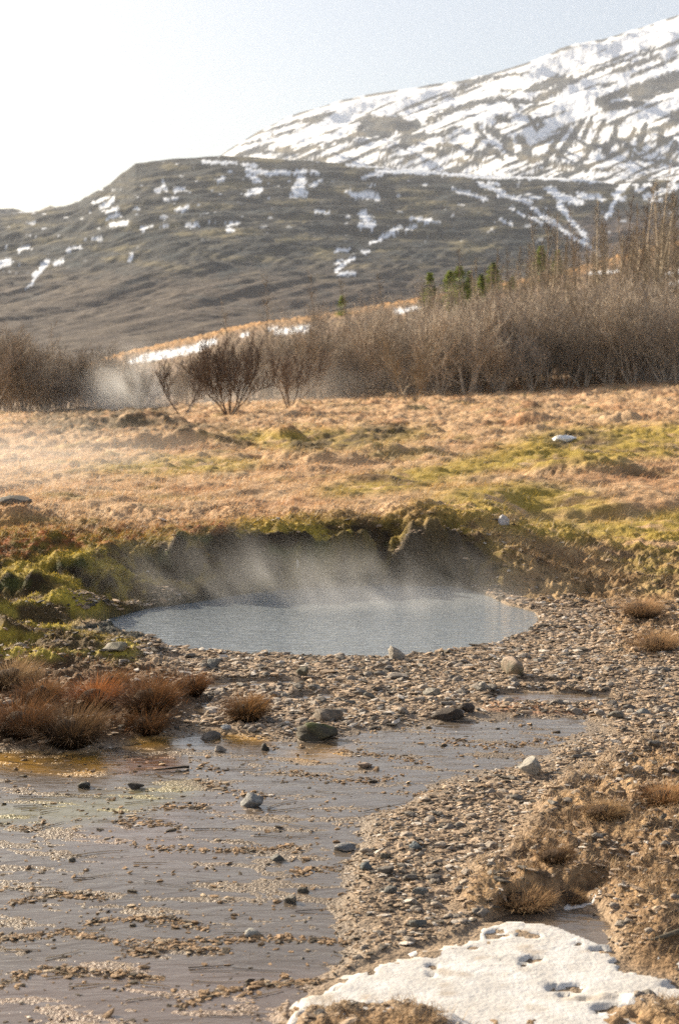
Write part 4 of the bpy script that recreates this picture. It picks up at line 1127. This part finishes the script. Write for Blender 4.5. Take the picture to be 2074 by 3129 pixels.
def far_hit(px, py):
    Y = np.arange(58, 158, .25); dx, dy, dz = ray(px, py); t = Y / dy
    zz = EYE + dz * t; g = macro(dx * t, Y); k = np.argmax(zz <= g)
    if not (zz <= g).any(): k = int(np.argmin(zz - g))
    return float(dx * t[k]), float(Y[k]), float(g[k])
for i, (px, py, hp, lab) in enumerate(SPL):
    x, y, z = far_hit(px, py); h = 1.25 * hp * y / FPX
    wide = 2.2 if 'round' in lab else 2.0
    r = tree('spruce', SPR[i % 4], (x, y, z - .1), h * wide, random.uniform(0, 6), lab, 'spruce tree', scz=h)

# ------------------------------------------------------------------ steam
def steam(name, cx, cy, cz, rx, ry, rz, dens, nscale, thr, stretch, rot, lab_kind='stuff', soft=.3):
    V, F = ico(3)
    me = mesh_np(name, V * 1.0, F, None, None, True)
    m, nt, out = mat_new(name)
    tc = nd(nt, 'ShaderNodeTexCoord')
    ln = nd(nt, 'ShaderNodeVectorMath', operation='LENGTH'); nt.links.new(tc.outputs['Object'], ln.inputs[0])
    fo = nd(nt, 'ShaderNodeMapRange'); fo.interpolation_type = 'SMOOTHSTEP'
    fo.inputs[1].default_value = 1.0; fo.inputs[2].default_value = soft; fo.inputs[3].default_value = 0; fo.inputs[4].default_value = 1
    nt.links.new(ln.outputs['Value'], fo.inputs[0])
    sx = nd(nt, 'ShaderNodeSeparateXYZ'); nt.links.new(tc.outputs['Object'], sx.inputs[0])
    hz = nd(nt, 'ShaderNodeMapRange'); hz.inputs[1].default_value = .9; hz.inputs[2].default_value = -.25; hz.inputs[3].default_value = .0; hz.inputs[4].default_value = 1
    nt.links.new(sx.outputs['Z'], hz.inputs[0])
    g = nd(nt, 'ShaderNodeNewGeometry')
    mp = nd(nt, 'ShaderNodeMapping'); mp.vector_type = 'TEXTURE'; mp.inputs['Rotation'].default_value = rot; mp.inputs['Scale'].default_value = stretch
    nt.links.new(g.outputs['Position'], mp.inputs[0])
    nz = nd(nt, 'ShaderNodeTexNoise'); nz.inputs['Scale'].default_value = nscale; nz.inputs['Detail'].default_value = 4; nz.inputs['Distortion'].default_value = 1.3
    nt.links.new(mp.outputs[0], nz.inputs['Vector'])
    r2 = nd(nt, 'ShaderNodeMapRange'); r2.inputs[1].default_value = thr; r2.inputs[2].default_value = thr + .40; r2.inputs[3].default_value = 0.0; r2.inputs[4].default_value = 1
    nt.links.new(nz.outputs[0], r2.inputs[0])
    m1 = nd(nt, 'ShaderNodeMath', operation='MULTIPLY'); nt.links.new(fo.outputs[0], m1.inputs[0]); nt.links.new(hz.outputs[0], m1.inputs[1])
    m2 = nd(nt, 'ShaderNodeMath', operation='MULTIPLY'); nt.links.new(m1.outputs[0], m2.inputs[0]); nt.links.new(r2.outputs[0], m2.inputs[1])
    m3 = nd(nt, 'ShaderNodeMath', operation='MULTIPLY'); nt.links.new(m2.outputs[0], m3.inputs[0]); m3.inputs[1].default_value = dens
    v = nd(nt, 'ShaderNodeVolumePrincipled'); v.inputs['Color'].default_value = (.97, .97, .97, 1); v.inputs['Anisotropy'].default_value = .45
    nt.links.new(m3.outputs[0], v.inputs['Density']); nt.links.new(v.outputs[0], out.inputs['Volume'])
    me.materials.append(m)
    o = link(name, me, None, (cx, cy, cz), 0, kind='stuff')
    o.scale = (rx, ry, rz)
    return o
steam('pool_steam', .0, 9.65, .12, 1.75, .8, .46, 1.25, 1.8, .40, (.7, 1.0, 1.35), (0, R(-38), 0))
steam('pool_mist', .25, 9.8, .03, 1.35, .6, .17, .9, 2.0, .30, (1.3, 1.0, .8), (0, R(-20), 0))
steam('bank_steam', -.95, 9.6, .26, 1.0, .6, .44, .55, 2.2, .42, (.6, 1.0, 1.5), (0, R(-35), 0))
steam('meadow_steam', -4.4, 16, .5, 3.6, 5.0, .9, .22, .5, .34, (1, 1, 1.6), (0, R(-60), 0))
steam('vent_steam', -6.9, 47, .9, 1.8, 1.5, 2.3, .9, .7, .42, (.8, 1, 2.4), (0, R(-30), 0))
steam('thicket_steam', -1, 46.8, .6, 15, 2.2, 1.9, .30, .35, .4, (2, 1, 1), (0, R(-30), 0))
steam('thicket_steam', 11.2, 48, 1.6, 2.6, 2, 1.6, .25, .4, .4, (1, .7, .8), (0, 0, 0))
print('script done')
